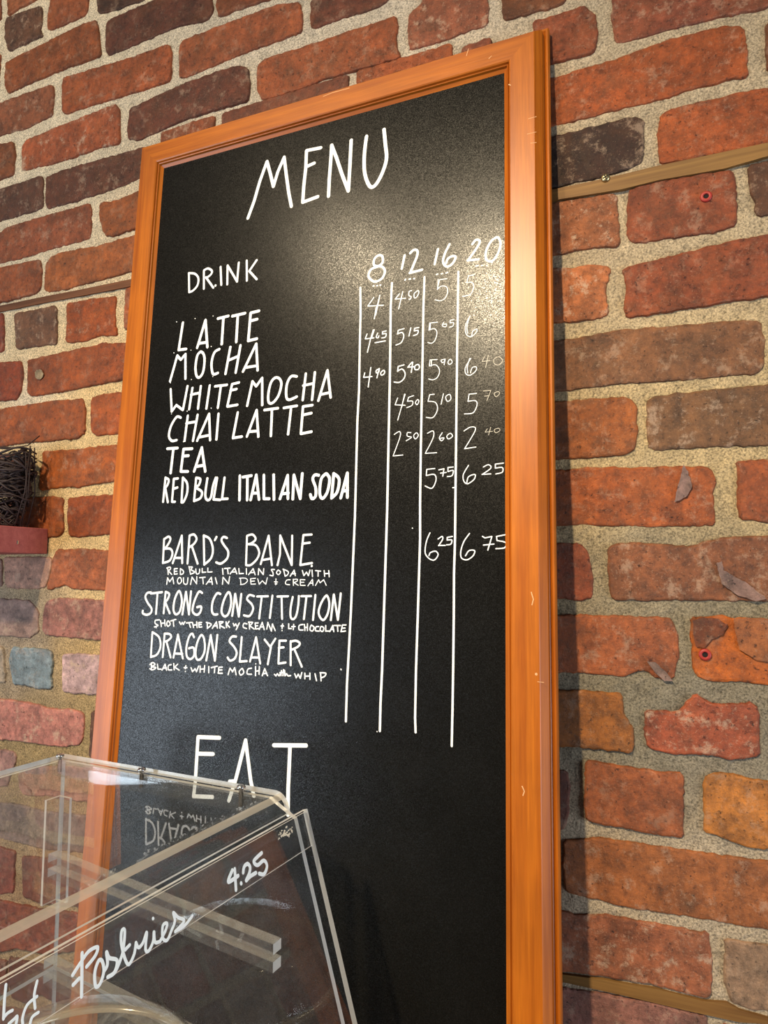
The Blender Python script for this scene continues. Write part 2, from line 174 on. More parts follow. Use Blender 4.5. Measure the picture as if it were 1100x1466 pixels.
small_lettering;1.70;-8.1,642.9 -7.9,637.7 -4.5,637.8|-1.5,642.5 -1.8,636.8|-4.0,639.9 0.6,640.3
small_lettering;1.70;~10.4,642.8 5.8,641.6 5.8,637.0 10.7,636.6|12.3,642.9 13.3,636.1|16.2,643.6 16.5,636.2|13.1,639.5 16.4,639.8|~20.8,642.0 19.7,637.4 23.0,635.9 24.8,639.9 22.1,642.0 20.8,642.0|~30.5,641.1 27.3,640.5 26.8,636.5 31.4,636.1|~33.7,641.2 32.6,637.3 35.8,635.9 37.0,639.7 33.7,641.2|39.4,642.5 39.6,636.4 44.1,636.5|44.7,636.0 48.2,642.8 49.7,636.1|45.9,638.3 49.4,638.6|50.1,642.8 57.6,643.0|53.9,642.9 54.7,636.5|64.4,643.8 60.1,643.7 58.5,636.4 64.0,637.2|59.6,640.0 63.3,640.4
item_lettering;2.57;-202.3,627.5 -201.9,597.1|~-202.3,627.5 -191.5,621.7 -188.1,610.7 -192.7,600.6 -201.9,597.1|-183.2,625.7 -183.6,597.9|~-183.3,626.3 -175.5,625.9 -172.8,622.3 -177.9,617.8 -183.2,616.4|-179.3,616.5 -171.5,597.9|-167.2,598.1 -162.8,625.7 -153.1,597.5|-165.0,603.0 -154.3,602.9|~-138.6,623.5 -141.9,627.6 -146.1,623.2 -148.9,611.0 -147.3,600.2 -141.8,597.4 -136.9,601.9 -138.3,610.8 -145.0,610.0|~-128.4,626.3 -133.6,616.4 -134.8,604.4 -132.1,597.3 -126.2,598.8 -121.8,608.5 -123.6,621.6 -128.4,626.3|-118.7,596.7 -114.4,626.7 -106.3,597.3 -104.9,627.1
item_lettering;2.57;~-78.2,626.2 -83.9,626.0 -87.1,620.6 -81.0,614.9 -76.3,608.1 -78.6,601.0 -84.9,598.3 -88.7,601.7|-70.4,625.9 -71.4,597.8 -61.9,598.8
item_lettering;2.43;-57.3,598.5 -50.7,626.6 -43.4,596.8|-54.8,603.2 -45.2,603.6|-38.9,624.1 -31.0,616.3 -24.7,625.7|-30.2,615.8 -33.2,596.8|-10.6,624.0 -19.2,623.6 -19.2,598.0 -9.9,599.6|-19.5,615.6 -13.2,616.5|-4.6,623.6 -3.2,597.1|~-4.5,623.0 2.0,624.4 7.4,621.8 4.9,617.8 -3.4,614.0|1.2,614.2 11.2,596.2
small_lettering;1.84;~-202.6,587.8 -198.1,590.5 -194.7,588.2 -199.2,585.5 -192.8,584.6 -198.0,581.7 -202.1,582.9|-200.4,589.8 -199.6,581.8|-190.9,589.0 -189.5,583.0 -184.9,583.2|-183.2,582.1 -179.2,589.6 -176.3,582.4|-181.9,584.6 -176.8,585.2|~-170.0,589.4 -174.0,588.0 -173.6,583.2 -168.6,583.2|-166.2,590.8 -164.9,583.6|-160.1,590.5 -164.4,586.7 -157.2,583.4
small_lettering;1.84;-147.9,589.3 -148.3,585.7|~-150.4,586.8 -146.2,587.0|-148.1,582.7 -148.1,582.4
small_lettering;1.84;-140.2,587.3 -137.6,582.7 -134.2,586.4 -131.7,583.0 -129.2,589.7|-127.0,589.8 -126.5,582.7|-120.5,590.7 -120.6,583.0|-126.4,586.2 -120.6,586.9
small_lettering;1.84;-114.5,589.8 -114.0,582.8|-110.8,588.8 -102.3,591.0|-105.8,589.7 -106.0,583.2|-95.0,590.2 -100.0,589.6 -100.5,582.9 -94.5,583.2|-99.8,586.5 -95.5,587.0
small_lettering;1.84;-86.6,581.9 -84.3,589.6 -80.5,585.7 -77.9,590.5 -75.3,582.5|~-68.1,589.8 -71.3,586.2 -69.0,582.6 -65.0,585.4 -66.6,589.3 -68.1,589.8
small_lettering;1.82;~-54.8,591.1 -59.5,589.7 -60.3,584.5 -54.3,584.2|-49.4,593.1 -48.8,583.1|-44.3,593.4 -44.1,584.8|-48.7,588.0 -44.1,588.8|-39.9,583.3 -37.0,591.4 -32.9,583.9|-38.7,585.7 -34.0,586.5|-49.3,596.3 -49.3,596.1
small_lettering;1.82;-23.9,585.9 -21.8,584.3 -19.9,586.7 -17.8,584.5 -15.9,586.9 -15.1,584.9|-14.8,590.3 -15.2,585.3|-12.2,591.6 -12.5,585.1|-16.6,588.0 -11.4,588.8|-10.8,591.1 -9.8,585.0 -8.0,587.3 -5.9,585.0 -2.6,585.6|2.5,587.9 4.7,583.6 7.1,587.6 9.9,583.3 11.5,589.5|15.4,589.2 15.7,583.1|21.8,589.5 22.1,582.9|15.6,585.8 21.9,586.5
small_lettering;1.82;28.2,589.3 30.4,581.9|35.1,590.8 36.1,582.0|~34.5,590.7 41.4,590.6 40.3,587.2 36.0,585.3
small_lettering;1.82;59.9,595.9 60.2,595.4
column_heading;2.95;~91.2,1061.6 85.8,1064.6 86.5,1072.1 91.8,1075.5 96.3,1073.2 96.9,1065.4 91.2,1061.6 82.5,1059.4 79.2,1052.2 82.9,1045.9 88.8,1042.9 96.5,1045.4 100.2,1053.3 97.1,1059.6 91.2,1062.1
column_heading;2.95;124.6,1069.3 121.4,1053.3
column_heading;2.95;~131.2,1070.4 135.8,1073.8 140.0,1072.0 139.7,1065.0 131.7,1045.8|131.2,1046.1 146.5,1047.4
column_heading;2.76;165.1,1069.1 161.4,1051.2|~178.8,1072.4 173.5,1062.3 171.3,1053.5 173.6,1047.5 178.1,1045.8 183.4,1049.4 186.1,1055.4 182.5,1057.4 177.1,1055.2 175.0,1050.1
column_heading;2.76;~205.4,1067.2 209.3,1071.5 213.6,1069.7 211.5,1063.3 200.2,1048.6|200.0,1048.9 212.4,1047.7
column_heading;2.76;~232.1,1069.6 226.1,1065.9 221.0,1056.0 221.0,1047.0 224.4,1043.2 229.5,1044.0 234.6,1051.6 237.2,1061.0 235.5,1068.1 232.1,1069.9
dot_lettering;1.90;85.6,1037.8 86.5,1038.0|90.4,1037.4 91.4,1037.4|94.6,1037.4 95.3,1037.4
dot_lettering;1.90;125.7,1038.4 126.4,1039.3|130.9,1038.7 132.3,1038.6|136.5,1038.2 137.2,1038.3
dot_lettering;1.62;163.8,1038.4 165.2,1038.9|169.7,1038.1 171.0,1038.6|175.1,1038.1 176.9,1038.7
dot_lettering;1.62;209.4,1040.6 212.0,1040.4|215.9,1039.8 216.7,1039.9|221.9,1038.7 222.1,1038.9
price_lettering;1.45;86.9,1023.3 79.4,1013.8 99.3,1011.8|94.4,1024.9 89.0,1001.2|94.6,1024.8 90.0,1001.1
price_lettering;1.45;119.0,1022.7 114.0,1017.0 126.7,1015.9|123.2,1024.8 118.5,1004.2|~134.0,1024.0 131.2,1023.5 130.8,1018.9 133.6,1016.6 132.3,1013.6 130.9,1014.3|~141.9,1022.7 137.3,1019.7 137.8,1014.5 140.6,1015.5 142.8,1019.7 141.9,1022.7
price_lettering;1.23;176.1,1031.3 167.5,1031.6 165.0,1020.2|165.7,1032.4 165.4,1020.6|~165.0,1020.2 169.4,1023.5 175.7,1021.6 177.1,1015.0 174.1,1008.2 168.7,1006.3 162.4,1008.3
price_lettering;1.23;208.1,1030.6 201.2,1030.3 199.1,1022.6|~199.1,1022.6 204.7,1022.0 207.3,1017.1 204.8,1009.5 199.6,1007.2 194.4,1007.2
price_lettering;0.88;~222.3,1027.9 217.2,1028.4 215.9,1024.6 220.2,1025.6 222.7,1022.5 220.2,1019.4 215.1,1019.4|~232.9,1028.7 227.8,1026.9 227.0,1020.9 231.2,1020.1 234.6,1024.0 233.3,1028.6
price_lettering;1.60;79.6,979.3 77.3,973.6 88.4,973.4|87.4,983.4 84.6,974.0 80.7,956.8|88.6,983.2 85.5,973.8|~93.1,978.4 91.3,974.0 93.7,972.7 94.6,974.9|103.6,979.7 99.3,979.3 98.9,976.6|~98.9,976.6 103.7,976.4 102.8,972.4 98.5,972.0|90.1,967.2 102.9,967.7
price_lettering;1.60;125.7,979.3 118.7,978.4 117.8,974.0|~117.8,974.0 123.4,975.0 125.6,970.2 122.7,963.2 116.3,960.9
price_lettering;1.60;134.0,979.0 131.9,969.7|143.6,978.1 138.6,977.9 138.2,974.8|~138.2,974.8 142.8,974.6 141.9,970.6 137.4,969.4
price_lettering;1.68;78.1,932.2 76.8,926.8 87.4,926.7|85.6,937.7 83.0,914.7
price_lettering;1.68;~96.2,935.1 92.5,933.3 93.0,930.5 95.8,931.5 96.2,935.1 93.6,924.5|~101.0,932.3 98.2,929.8 99.3,927.0 102.5,928.4 102.9,931.6 101.0,932.3
price_lettering;1.68;126.6,936.0 119.7,935.0 118.9,929.3|~118.9,929.3 124.4,931.3 128.2,925.5 126.5,919.4 121.0,916.0 115.0,917.1|136.2,938.0 131.2,932.7 139.0,932.3|137.1,937.9 135.5,926.0|~143.5,934.4 139.9,933.1 140.0,929.0 143.6,928.6 145.2,931.5 143.5,934.4
price_lettering;1.68;90.3,1010.6 88.3,996.8
price_lettering;1.21;165.9,981.2 156.5,981.6 155.7,973.2|157.4,981.5 157.1,973.9|~155.7,973.2 162.0,974.1 165.2,969.1 163.1,960.5 159.1,957.4 154.6,958.9
price_lettering;1.21;~173.1,980.1 171.3,976.3 175.4,974.4 176.2,977.4 172.2,977.6|185.0,981.5 180.6,981.2 180.2,978.2|~180.2,978.2 184.1,978.0 183.7,974.1 179.8,973.3
price_lettering;1.21;~203.2,983.2 198.1,972.5 199.0,962.6 204.2,958.8 210.2,962.8 211.0,966.6 206.7,965.1 205.0,960.0|~202.4,981.6 199.8,971.3 200.7,963.3
price_lettering;0.79;221.1,977.9 219.3,971.1|~234.1,982.0 229.5,982.3 228.7,978.5 232.9,978.7 230.4,973.0 224.5,973.0
price_lettering;1.19;166.1,937.4 157.6,938.0 156.8,931.0|159.4,937.8 159.1,930.7|~156.8,931.0 164.4,931.4 168.9,924.3 166.3,916.7 161.1,914.6 156.2,916.1|~174.5,936.8 170.5,936.0 171.9,933.2 174.9,934.6 174.9,936.8 174.1,930.3|~181.0,936.0 178.4,932.8 180.2,930.0 183.3,932.2 181.0,936.0
price_lettering;1.19;~204.3,934.0 198.4,924.3 198.9,917.3 203.6,915.0 209.5,918.7 210.7,923.2 206.1,923.4 204.0,917.6|~203.1,934.1 200.5,924.9 201.0,917.9
price_lettering;0.85;219.5,934.2 217.0,928.9 225.4,928.8|223.7,935.0 220.8,921.6|~235.4,931.8 230.0,929.9 230.4,924.7 235.3,922.9 239.1,927.1 235.4,931.8
price_lettering;1.25;119.8,897.9 116.8,890.2 128.9,888.4|128.7,901.3 120.4,872.0|128.0,901.4 124.9,886.8|138.9,898.6 132.9,897.3 131.6,892.8|~131.6,892.8 137.7,892.2 137.1,887.6 131.0,885.5|~143.8,893.5 141.1,890.5 143.2,887.7 145.2,891.4 143.8,893.5
price_lettering;1.25;163.1,897.7 157.8,897.8 155.9,890.4|~155.9,890.4 164.5,888.2 167.0,880.2 162.1,871.5 154.2,872.2|173.6,897.1 171.1,885.6|~180.8,895.7 176.3,893.5 178.3,888.1 182.1,890.3 180.8,895.7
price_lettering;1.25;210.9,893.8 202.6,893.7 201.4,885.8|~201.4,885.8 209.6,885.7 211.5,881.0 207.2,872.6 197.7,872.2
price_lettering;0.76;218.4,895.6 226.5,895.4 222.2,884.4|219.7,889.7 224.6,889.9|~234.5,893.3 230.2,891.8 232.0,887.9 235.7,890.6 234.5,893.3
price_lettering;1.23;~116.6,855.8 122.7,858.6 123.6,852.6 115.8,831.2|115.8,831.2 127.4,831.5
price_lettering;1.23;~136.4,856.2 132.3,856.5 132.4,852.6 137.2,850.9 131.1,847.4|~143.1,855.6 139.8,852.6 141.9,848.6 145.2,852.2 143.1,855.6
price_lettering;1.23;~155.8,854.0 162.3,856.0 162.4,848.3 153.7,831.6|153.7,831.6 166.6,831.4
price_lettering;1.23;~172.8,853.2 169.6,847.7 172.3,844.3 174.8,847.3 170.3,847.0|~181.9,851.9 178.1,849.0 180.0,845.7 184.5,848.5 181.9,851.9
price_lettering;1.23;~197.2,853.2 204.8,857.0 209.8,853.4 198.0,833.6|198.0,833.6 210.5,834.6
price_lettering;0.68;222.8,853.6 220.4,850.0 228.4,850.4|226.5,855.1 224.1,846.6|~234.5,853.2 230.2,851.7 232.0,848.5 236.3,850.6 234.5,853.2
price_lettering;1.46;164.9,814.0 155.7,813.6 155.2,806.7|~155.2,806.7 164.3,807.4 166.4,801.0 161.9,792.4 154.1,795.3|169.4,812.2 175.2,813.1 174.0,805.0|171.4,808.5 177.8,808.9|185.5,814.4 179.7,814.1 179.8,809.7|~179.8,809.7 185.5,810.6 184.3,805.1 179.2,804.3
price_lettering;1.46;~202.5,815.2 196.9,805.6 197.6,798.1 202.0,795.4 208.8,800.0 209.4,804.9 202.6,802.8 200.7,796.7
price_lettering;1.46;~218.6,812.4 224.1,814.5 226.6,810.7 217.4,804.5|217.2,804.5 226.6,804.6|239.9,815.3 231.4,814.7 231.4,810.4|~231.4,810.4 238.7,810.6 238.7,805.7 232.0,804.2
price_lettering;1.46;185.3,791.9 186.9,791.9
price_lettering;1.59;~160.3,743.8 156.5,734.6 155.3,722.6 160.2,716.1 165.9,714.9 169.8,720.3 166.9,724.1 161.2,722.6 159.6,719.3|~169.6,737.1 174.0,739.7 174.6,736.5 170.2,730.0|170.2,730.2 177.5,730.1|185.3,739.5 179.7,738.5 179.7,735.8|~179.7,735.8 184.7,735.7 183.7,731.4 179.2,730.7
price_lettering;1.59;~204.0,742.3 198.0,733.9 194.8,724.3 195.4,716.8 201.4,714.7 207.9,718.8 209.5,724.1 203.6,724.2 199.8,718.9
price_lettering;1.59;217.8,739.0 220.3,737.2 227.8,738.6 223.5,724.5|218.9,729.8 229.9,730.7|242.6,740.2 232.6,738.5 233.1,734.3|~233.1,734.3 242.0,732.0 241.0,726.8 232.0,725.9
heading_lettering;4.56;-93.3,510.0 -123.7,508.3 -123.6,456.6 -124.8,441.7 -98.7,444.0|-121.3,489.6 -100.8,491.2
heading_lettering;4.56;-76.0,442.6 -68.5,465.5 -57.7,510.3 -48.2,467.7 -43.1,451.9|-76.1,463.3 -70.9,464.2
heading_lettering;4.56;-20.6,508.4 20.4,511.9|0.5,509.4 0.4,465.0 1.5,437.3
chalk_dots;1.22;-199.7,1035.4 -199.5,1035.2
chalk_dots;1.22;-169.8,1035.8 -169.5,1035.6
chalk_dots;1.22;-141.1,1034.8 -140.9,1034.8
chalk_dots;1.22;-173.0,992.3 -172.8,992.2
chalk_dots;1.22;-141.1,993.2 -140.8,993.2
chalk_dots;1.22;-200.6,992.4 -200.4,992.1
chalk_dots;1.22;-169.1,951.8 -168.8,951.8
chalk_dots;1.22;-202.8,951.2 -202.5,951.0
chalk_dots;1.22;-135.4,952.1 -135.2,952.1
chalk_dots;1.33;-197.2,908.4 -197.0,908.4
chalk_dots;1.33;-172.3,909.7 -172.1,909.7
chalk_dots;1.33;-134.9,910.1 -134.7,910.0
chalk_dots;1.33;-174.9,869.3 -174.7,869.3
chalk_dots;1.25;140.2,749.5 140.5,749.3
chalk_dots;1.21;104.6,533.8 104.7,533.7
column_line;2.55;69.1,1038.6 70.4,1005.5 70.7,966.5 71.5,911.3 70.6,877.6 71.2,764.8 69.9,662.8 68.9,618.7 67.8,580.7 67.9,543.3 67.9,541.3
column_line;2.62;109.4,1037.5 108.6,1007.7 109.4,952.2 109.7,915.1 109.9,848.4 110.2,770.5 108.7,597.0 107.8,564.0 107.8,534.7
column_line;2.43;149.4,1038.0 148.7,1001.5 148.7,947.2 148.6,910.9 148.4,832.6 148.6,776.8 149.3,738.0 148.1,656.9 147.1,599.0 147.0,551.4 147.8,536.8
column_line;2.36;189.3,1037.4 189.2,995.1 188.8,942.0 188.7,906.5 188.5,829.9 188.3,775.3 188.3,737.3 187.5,699.9 187.7,658.3 187.5,601.1 187.2,563.2 186.7,526.5
"""
CASETEXT="""
pastry_lettering;2.10;~251.1,16.6 245.8,13.4 238.9,9.8 232.6,10.2 234.7,13.7 241.6,16.7|243.1,8.5 245.6,20.3 247.7,29.6|251.6,21.4 247.5,20.2|~233.0,17.3 236.8,21.8 237.8,28.8 234.8,29.3 231.0,24.5 230.8,19.1 233.0,17.3|~231.0,24.5 227.7,21.9 227.0,15.5 225.7,19.3 220.8,23.0 223.8,28.0 229.0,28.3|~228.6,28.5 223.4,28.2 217.2,22.5 214.0,16.8 211.8,9.7 214.1,9.4 215.8,15.9 214.9,25.1 212.8,28.9 207.9,25.4 205.1,20.0|213.7,20.1 210.0,19.1|~205.1,20.0 203.8,23.4 199.9,22.3 195.7,18.1 198.8,26.5 196.7,28.6 192.0,25.1 190.0,20.2 190.6,26.1 186.6,27.5|~186.6,27.5 180.4,23.2 178.4,20.0 182.0,19.8 184.0,26.3 180.8,29.3 175.8,25.6|~175.8,25.6 171.5,21.5 171.5,16.2 168.5,20.3 163.7,24.8 172.8,27.5|~172.8,27.5 163.9,27.5 155.7,24.9|188.9,12.5 188.8,12.7
pastry_lettering;1.59;~289.4,2.7 291.2,9.1 293.0,17.3|~292.9,16.8 290.3,15.8 287.8,15.9|~290.5,20.8 287.6,20.2 285.8,19.9 286.9,22.9|~272.3,9.3 275.0,14.8 275.6,21.3|~273.7,16.4 279.6,17.5 282.9,21.6 283.4,24.8|~274.1,24.0 277.7,24.3 279.6,26.8
price_lettering;2.91;~108.7,12.2 114.5,16.6 114.0,18.3 103.7,17.9|105.8,12.2 109.0,26.0|102.2,23.9 102.0,24.2|~97.7,17.9 95.1,14.4 90.7,14.0 88.8,17.3 91.3,20.9 96.1,24.1|~96.0,24.3 91.1,23.2 83.5,23.2|~72.1,12.3 77.9,13.2 83.4,14.9 79.9,18.8 71.8,18.2 69.0,22.2 70.9,25.5 75.2,27.4 80.2,25.0
"""
PLUG1=(0.0515,-0.0010,1.8874)
PLUG2=(0.0327,-0.0010,1.4207)
SCUFFS="""
8a7480 20,1609 24,1602 27,1587 22,1577 10,1572 14,1588
8a7480 46,1510 51,1512 52,1503 73,1490 88,1476 79,1473 62,1480 50,1490
97828c -21,1412 -13,1411 -3,1402 3,1394 -5,1393 -14,1402
7a3c14 23,1454 32,1457 45,1456 54,1450 50,1441 39,1436 33,1428 25,1428 23,1441
b0a294 -891,1809 -887,1813 -878,1812 -872,1805 -874,1799 -880,1796 -888,1800
9a5f3a 59,1457 99,1457 97,1415 77,1418 63,1427 60,1444
"""
NICKS="""
1.0 269.2,681.4 271.2,674.6 269.8,669.1
2.2 273.3,602.8 273.7,602.2
0.5 274.6,595.7 280.6,595.4
0.6 270.2,1198.2 278.5,1198.4
0.5 268.5,1180.0 278.4,1179.9
0.5 272.2,1168.1 278.3,1167.3
1.2 248.7,1246.6 250.3,1245.2
1.0 259.2,497.5 261.2,493.3 259.8,489.3
0.8 201.7,1306.9 199.2,1298.6
0.8 225.6,1286.5 228.8,1289.0
0.8 12.9,1301.2 24.6,1302.6 48.9,1302.2
"""

# ------------------------------------------------------------------ helpers
def lin(h, k=1.0):
    if isinstance(k, (int, float)): k = (k, k, k)
    f = lambda c: (c/12.92 if c <= 0.04045 else ((c+0.055)/1.055)**2.4)
    return tuple(f(int(h[i:i+2], 16)/255)*k[i//2] for i in (0, 2, 4))
def pts_of(s): return [tuple(float(v) for v in q.split(',')) for q in s.split()]
def tag(o, label=None, cat=None, group=None, kind=None):
    if label: o['label'] = label
    if cat: o['category'] = cat
    if group: o['group'] = group
    if kind: o['kind'] = kind
    return o
def empty(name, loc, rot=(0, 0, 0)):
    o = bpy.data.objects.new(name, None); COL.objects.link(o); o.location = loc; o.rotation_euler = rot
    o.empty_display_size = 0.05
    return o
def mesh_obj(name, verts, faces, mats, parent=None, midx=None, smooth=False, cols=None):
    me = bpy.data.meshes.new(name); me.from_pydata([tuple(v) for v in verts], [], faces)
    for m in (mats if isinstance(mats, (list, tuple)) else [mats]): me.materials.append(m)
    if midx is not None: me.polygons.foreach_set('material_index', midx)
    if smooth: me.polygons.foreach_set('use_smooth', [True]*len(me.polygons))
    if cols is not None:
        a = me.color_attributes.new('col', 'FLOAT_COLOR', 'POINT')
        a.data.foreach_set('color', [c for v in cols for c in v])
    me.update()
    o = bpy.data.objects.new(name, me); COL.objects.link(o)
    if parent: o.parent = parent
    return o
class MB:
    def __init__(s): s.v = []; s.f = []; s.m = []
    def add(s, v, f, m=0):
        b = len(s.v); s.v += [Vector(p) for p in v]; s.f += [tuple(i+b for i in q) for q in f]; s.m += [m]*len(f)
    def box(s, lo, hi, m=0, M=None):
        v = [Vector((x, y, z)) for z in (lo[2], hi[2]) for y in (lo[1], hi[1]) for x in (lo[0], hi[0])]
        if M: v = [M @ p for p in v]
        s.add(v, [(0, 2, 3, 1), (4, 5, 7, 6), (0, 1, 5, 4), (2, 6, 7, 3), (0, 4, 6, 2), (1, 3, 7, 5)], m)
    def tube(s, path, r, n=6, m=0, cap=True):
        path = [Vector(p) for p in path]; rings = []; ref = Vector((0.13, 0.37, 0.92))
        for i, p in enumerate(path):
            t = (path[min(i+1, len(path)-1)]-path[max(i-1, 0)]).normalized()
            a = t.cross(ref)
            if a.length < 1e-3: a = t.cross(Vector((1, 0, 0)))
            a.normalize(); b = t.cross(a); rr = r[i] if isinstance(r, (list, tuple)) else r
            rings.append([p+(a*math.cos(2*math.pi*k/n)+b*math.sin(2*math.pi*k/n))*rr for k in range(n)])
        v = [q for g in rings for q in g]
        f = [(i*n+k, i*n+(k+1) % n, (i+1)*n+(k+1) % n, (i+1)*n+k) for i in range(len(path)-1) for k in range(n)]
        if cap: f += [tuple(range(n-1, -1, -1)), tuple((len(path)-1)*n+k for k in range(n))]
        s.add(v, f, m)
    def lathe(s, prof, c, n=32, m=0):
        c = Vector(c); v = []; f = []
        for r, z in prof: v += [c+Vector((r*math.cos(2*math.pi*k/n), r*math.sin(2*math.pi*k/n), z)) for k in range(n)]
        for i in range(len(prof)-1):
            f += [(i*n+k, i*n+(k+1) % n, (i+1)*n+(k+1) % n, (i+1)*n+k) for k in range(n)]
        s.add(v, f, m)
    def build(s, name, mats, parent=None, smooth=False):
        return mesh_obj(name, s.v, s.f, mats, parent, s.m, smooth)
def prism(mb, outline, fn, t0, t1, mface=0, medge=0):
    """outline (a,b) swept from t0 to t1; fn(a,b,t) gives the point"""
    n = len(outline)
    v = [fn(a, b, t0) for a, b in outline]+[fn(a, b, t1) for a, b in outline]
    mb.add(v, [tuple(range(n-1, -1, -1)), tuple(range(n, 2*n))], mface)
    mb.add(v, [(i, (i+1) % n, n+(i+1) % n, n+i) for i in range(n)], medge)
def fix_normals(o):
    bm = bmesh.new(); bm.from_mesh(o.data); bmesh.ops.recalc_face_normals(bm, faces=bm.faces); bm.to_mesh(o.data); bm.free()
def bevel(o, w, seg=2):
    m = o.modifiers.new('bevel', 'BEVEL'); m.width = w; m.segments = seg; m.limit_method = 'ANGLE'
    return o
def catmull(p, n=7):
    if len(p) < 3: return p
    closed = math.hypot(p[0][0]-p[-1][0], p[0][1]-p[-1][1]) < 0.6
    out = []
    for i in range(len(p)-1):
        a = p[i-1] if i > 0 else (p[-2] if closed else p[0]); b = p[i]; c = p[i+1]
        d = p[i+2] if i+2 < len(p) else (p[1] if closed else p[-1])
        for k in range(n):
            t = k/n
            out.append(tuple(0.5*((2*b[j])+(-a[j]+c[j])*t+(2*a[j]-5*b[j]+4*c[j]-d[j])*t*t+(-a[j]+3*b[j]-3*c[j]+d[j])*t*t*t) for j in (0, 1)))
    out.append(p[-1])
    return out
def ribbon(mb, p, w, fn, m=0, wob=0.10):
    """a pen stroke: flat strip with round joints and ends, very slightly raised at its middle"""
    r = w/2; n = 10
    for i, (x, z) in enumerate(p):
        rr = r*(1+random.uniform(-wob, wob))
        mb.add([fn(x, z, 0.10)]+[fn(x+rr*math.cos(2*math.pi*k/n), z+rr*math.sin(2*math.pi*k/n), 0.05) for k in range(n)],
               [(0, 1+k, 1+(k+1) % n) for k in range(n)], m)
        if i:
            a = p[i-1]; dx, dz = x-a[0], z-a[1]; L = math.hypot(dx, dz)
            if L < 1e-6: continue
            nx, nz = -dz/L*r, dx/L*r
            mb.add([fn(a[0]+nx, a[1]+nz, .05), fn(a[0], a[1], .10), fn(a[0]-nx, a[1]-nz, .05), fn(x-nx, z-nz, .05), fn(x, z, .10), fn(x+nx, z+nz, .05)],
                   [(0, 1, 4, 5), (1, 2, 3, 4)], m)

# ------------------------------------------------------------------ materials
def newmat(name):
    m = bpy.data.materials.new(name); m.use_nodes = True
    nt = m.node_tree; nt.nodes.clear()
    o = nt.nodes.new('ShaderNodeOutputMaterial')
    return m, nt, o
class N:
    def __init__(s, nt): s.nt = nt
    def __call__(s, t, **kw):
        n = s.nt.nodes.new('ShaderNode'+t)
        for k, v in kw.items():
            if hasattr(n, k) and not k.startswith('i_'): setattr(n, k, v)
        return n
    def link(s, a, b): s.nt.links.new(a, b)
    def set(s, n, **kw):
        for k, v in kw.items():
            sock = n.inputs[k.replace('_', ' ')] if not k.startswith('n') or not k[1:].isdigit() else n.inputs[int(k[1:])]
            if hasattr(v, 'is_linked'): s.nt.links.new(v, sock)
            else: sock.default_value = v
        return n
    def noise(s, vec, scale, detail=3, rough=0.55, dist=0.0):
        n = s('TexNoise'); s.set(n, Scale=scale, Detail=detail, Roughness=rough, Distortion=dist)
        if vec is not None: s.link(vec, n.inputs['Vector'])
        return n.outputs['Fac']
    def ramp(s, fac, stops):
        n = s('ValToRGB'); s.link(fac, n.inputs[0]); e = n.color_ramp.elements
        while len(e) < len(stops): e.new(0.5)
        for q, (p, c) in zip(e, stops): q.position = p; q.color = (c, c, c, 1) if isinstance(c, (int, float)) else (*c, 1)
        return n.outputs['Color']
    def mix(s, fac, a, b, blend='MIX'):
        n = s('MixRGB'); n.blend_type = blend
        for sock, v in zip(n.inputs, (fac, a, b)):
            if hasattr(v, 'is_linked'): s.link(v, sock)
            else: sock.default_value = v if isinstance(v, (int, float)) else (*v[:3], 1)
        return n.outputs['Color']
    def math(s, op, a, b=0.0, clamp=False):
        n = s('Math'); n.operation = op; n.use_clamp = clamp
        for sock, v in zip(n.inputs, (a, b)):
            if hasattr(v, 'is_linked'): s.link(v, sock)
            else: sock.default_value = v
        return n.outputs[0]
    def bump(s, h, strength, dist, prev=None):
        n = s('Bump'); s.link(h, n.inputs['Height']); n.inputs['Strength'].default_value = strength; n.inputs['Distance'].default_value = dist
        if prev is not None: s.link(prev, n.inputs['Normal'])
        return n.outputs['Normal']
def simple(name, color, rough=0.5, metal=0.0, spec=0.5, noise_amt=0.15, scale=40, bump=0.0):
    m, nt, o = newmat(name); n = N(nt); b = n('BsdfPrincipled')
    tc = n('TexCoord').outputs['Object']; f = n.noise(tc, scale, 4)
    c = n.mix(f, tuple(v*(1-noise_amt) for v in color), tuple(min(1, v*(1+noise_amt)) for v in color))
    n.link(c, b.inputs['Base Color']); n.set(b, Roughness=rough, Metallic=metal); b.inputs['Specular IOR Level'].default_value = spec
    if bump: n.link(n.bump(f, bump, 0.002), b.inputs['Normal'])
    n.link(b.outputs[0], o.inputs[0])
    return m

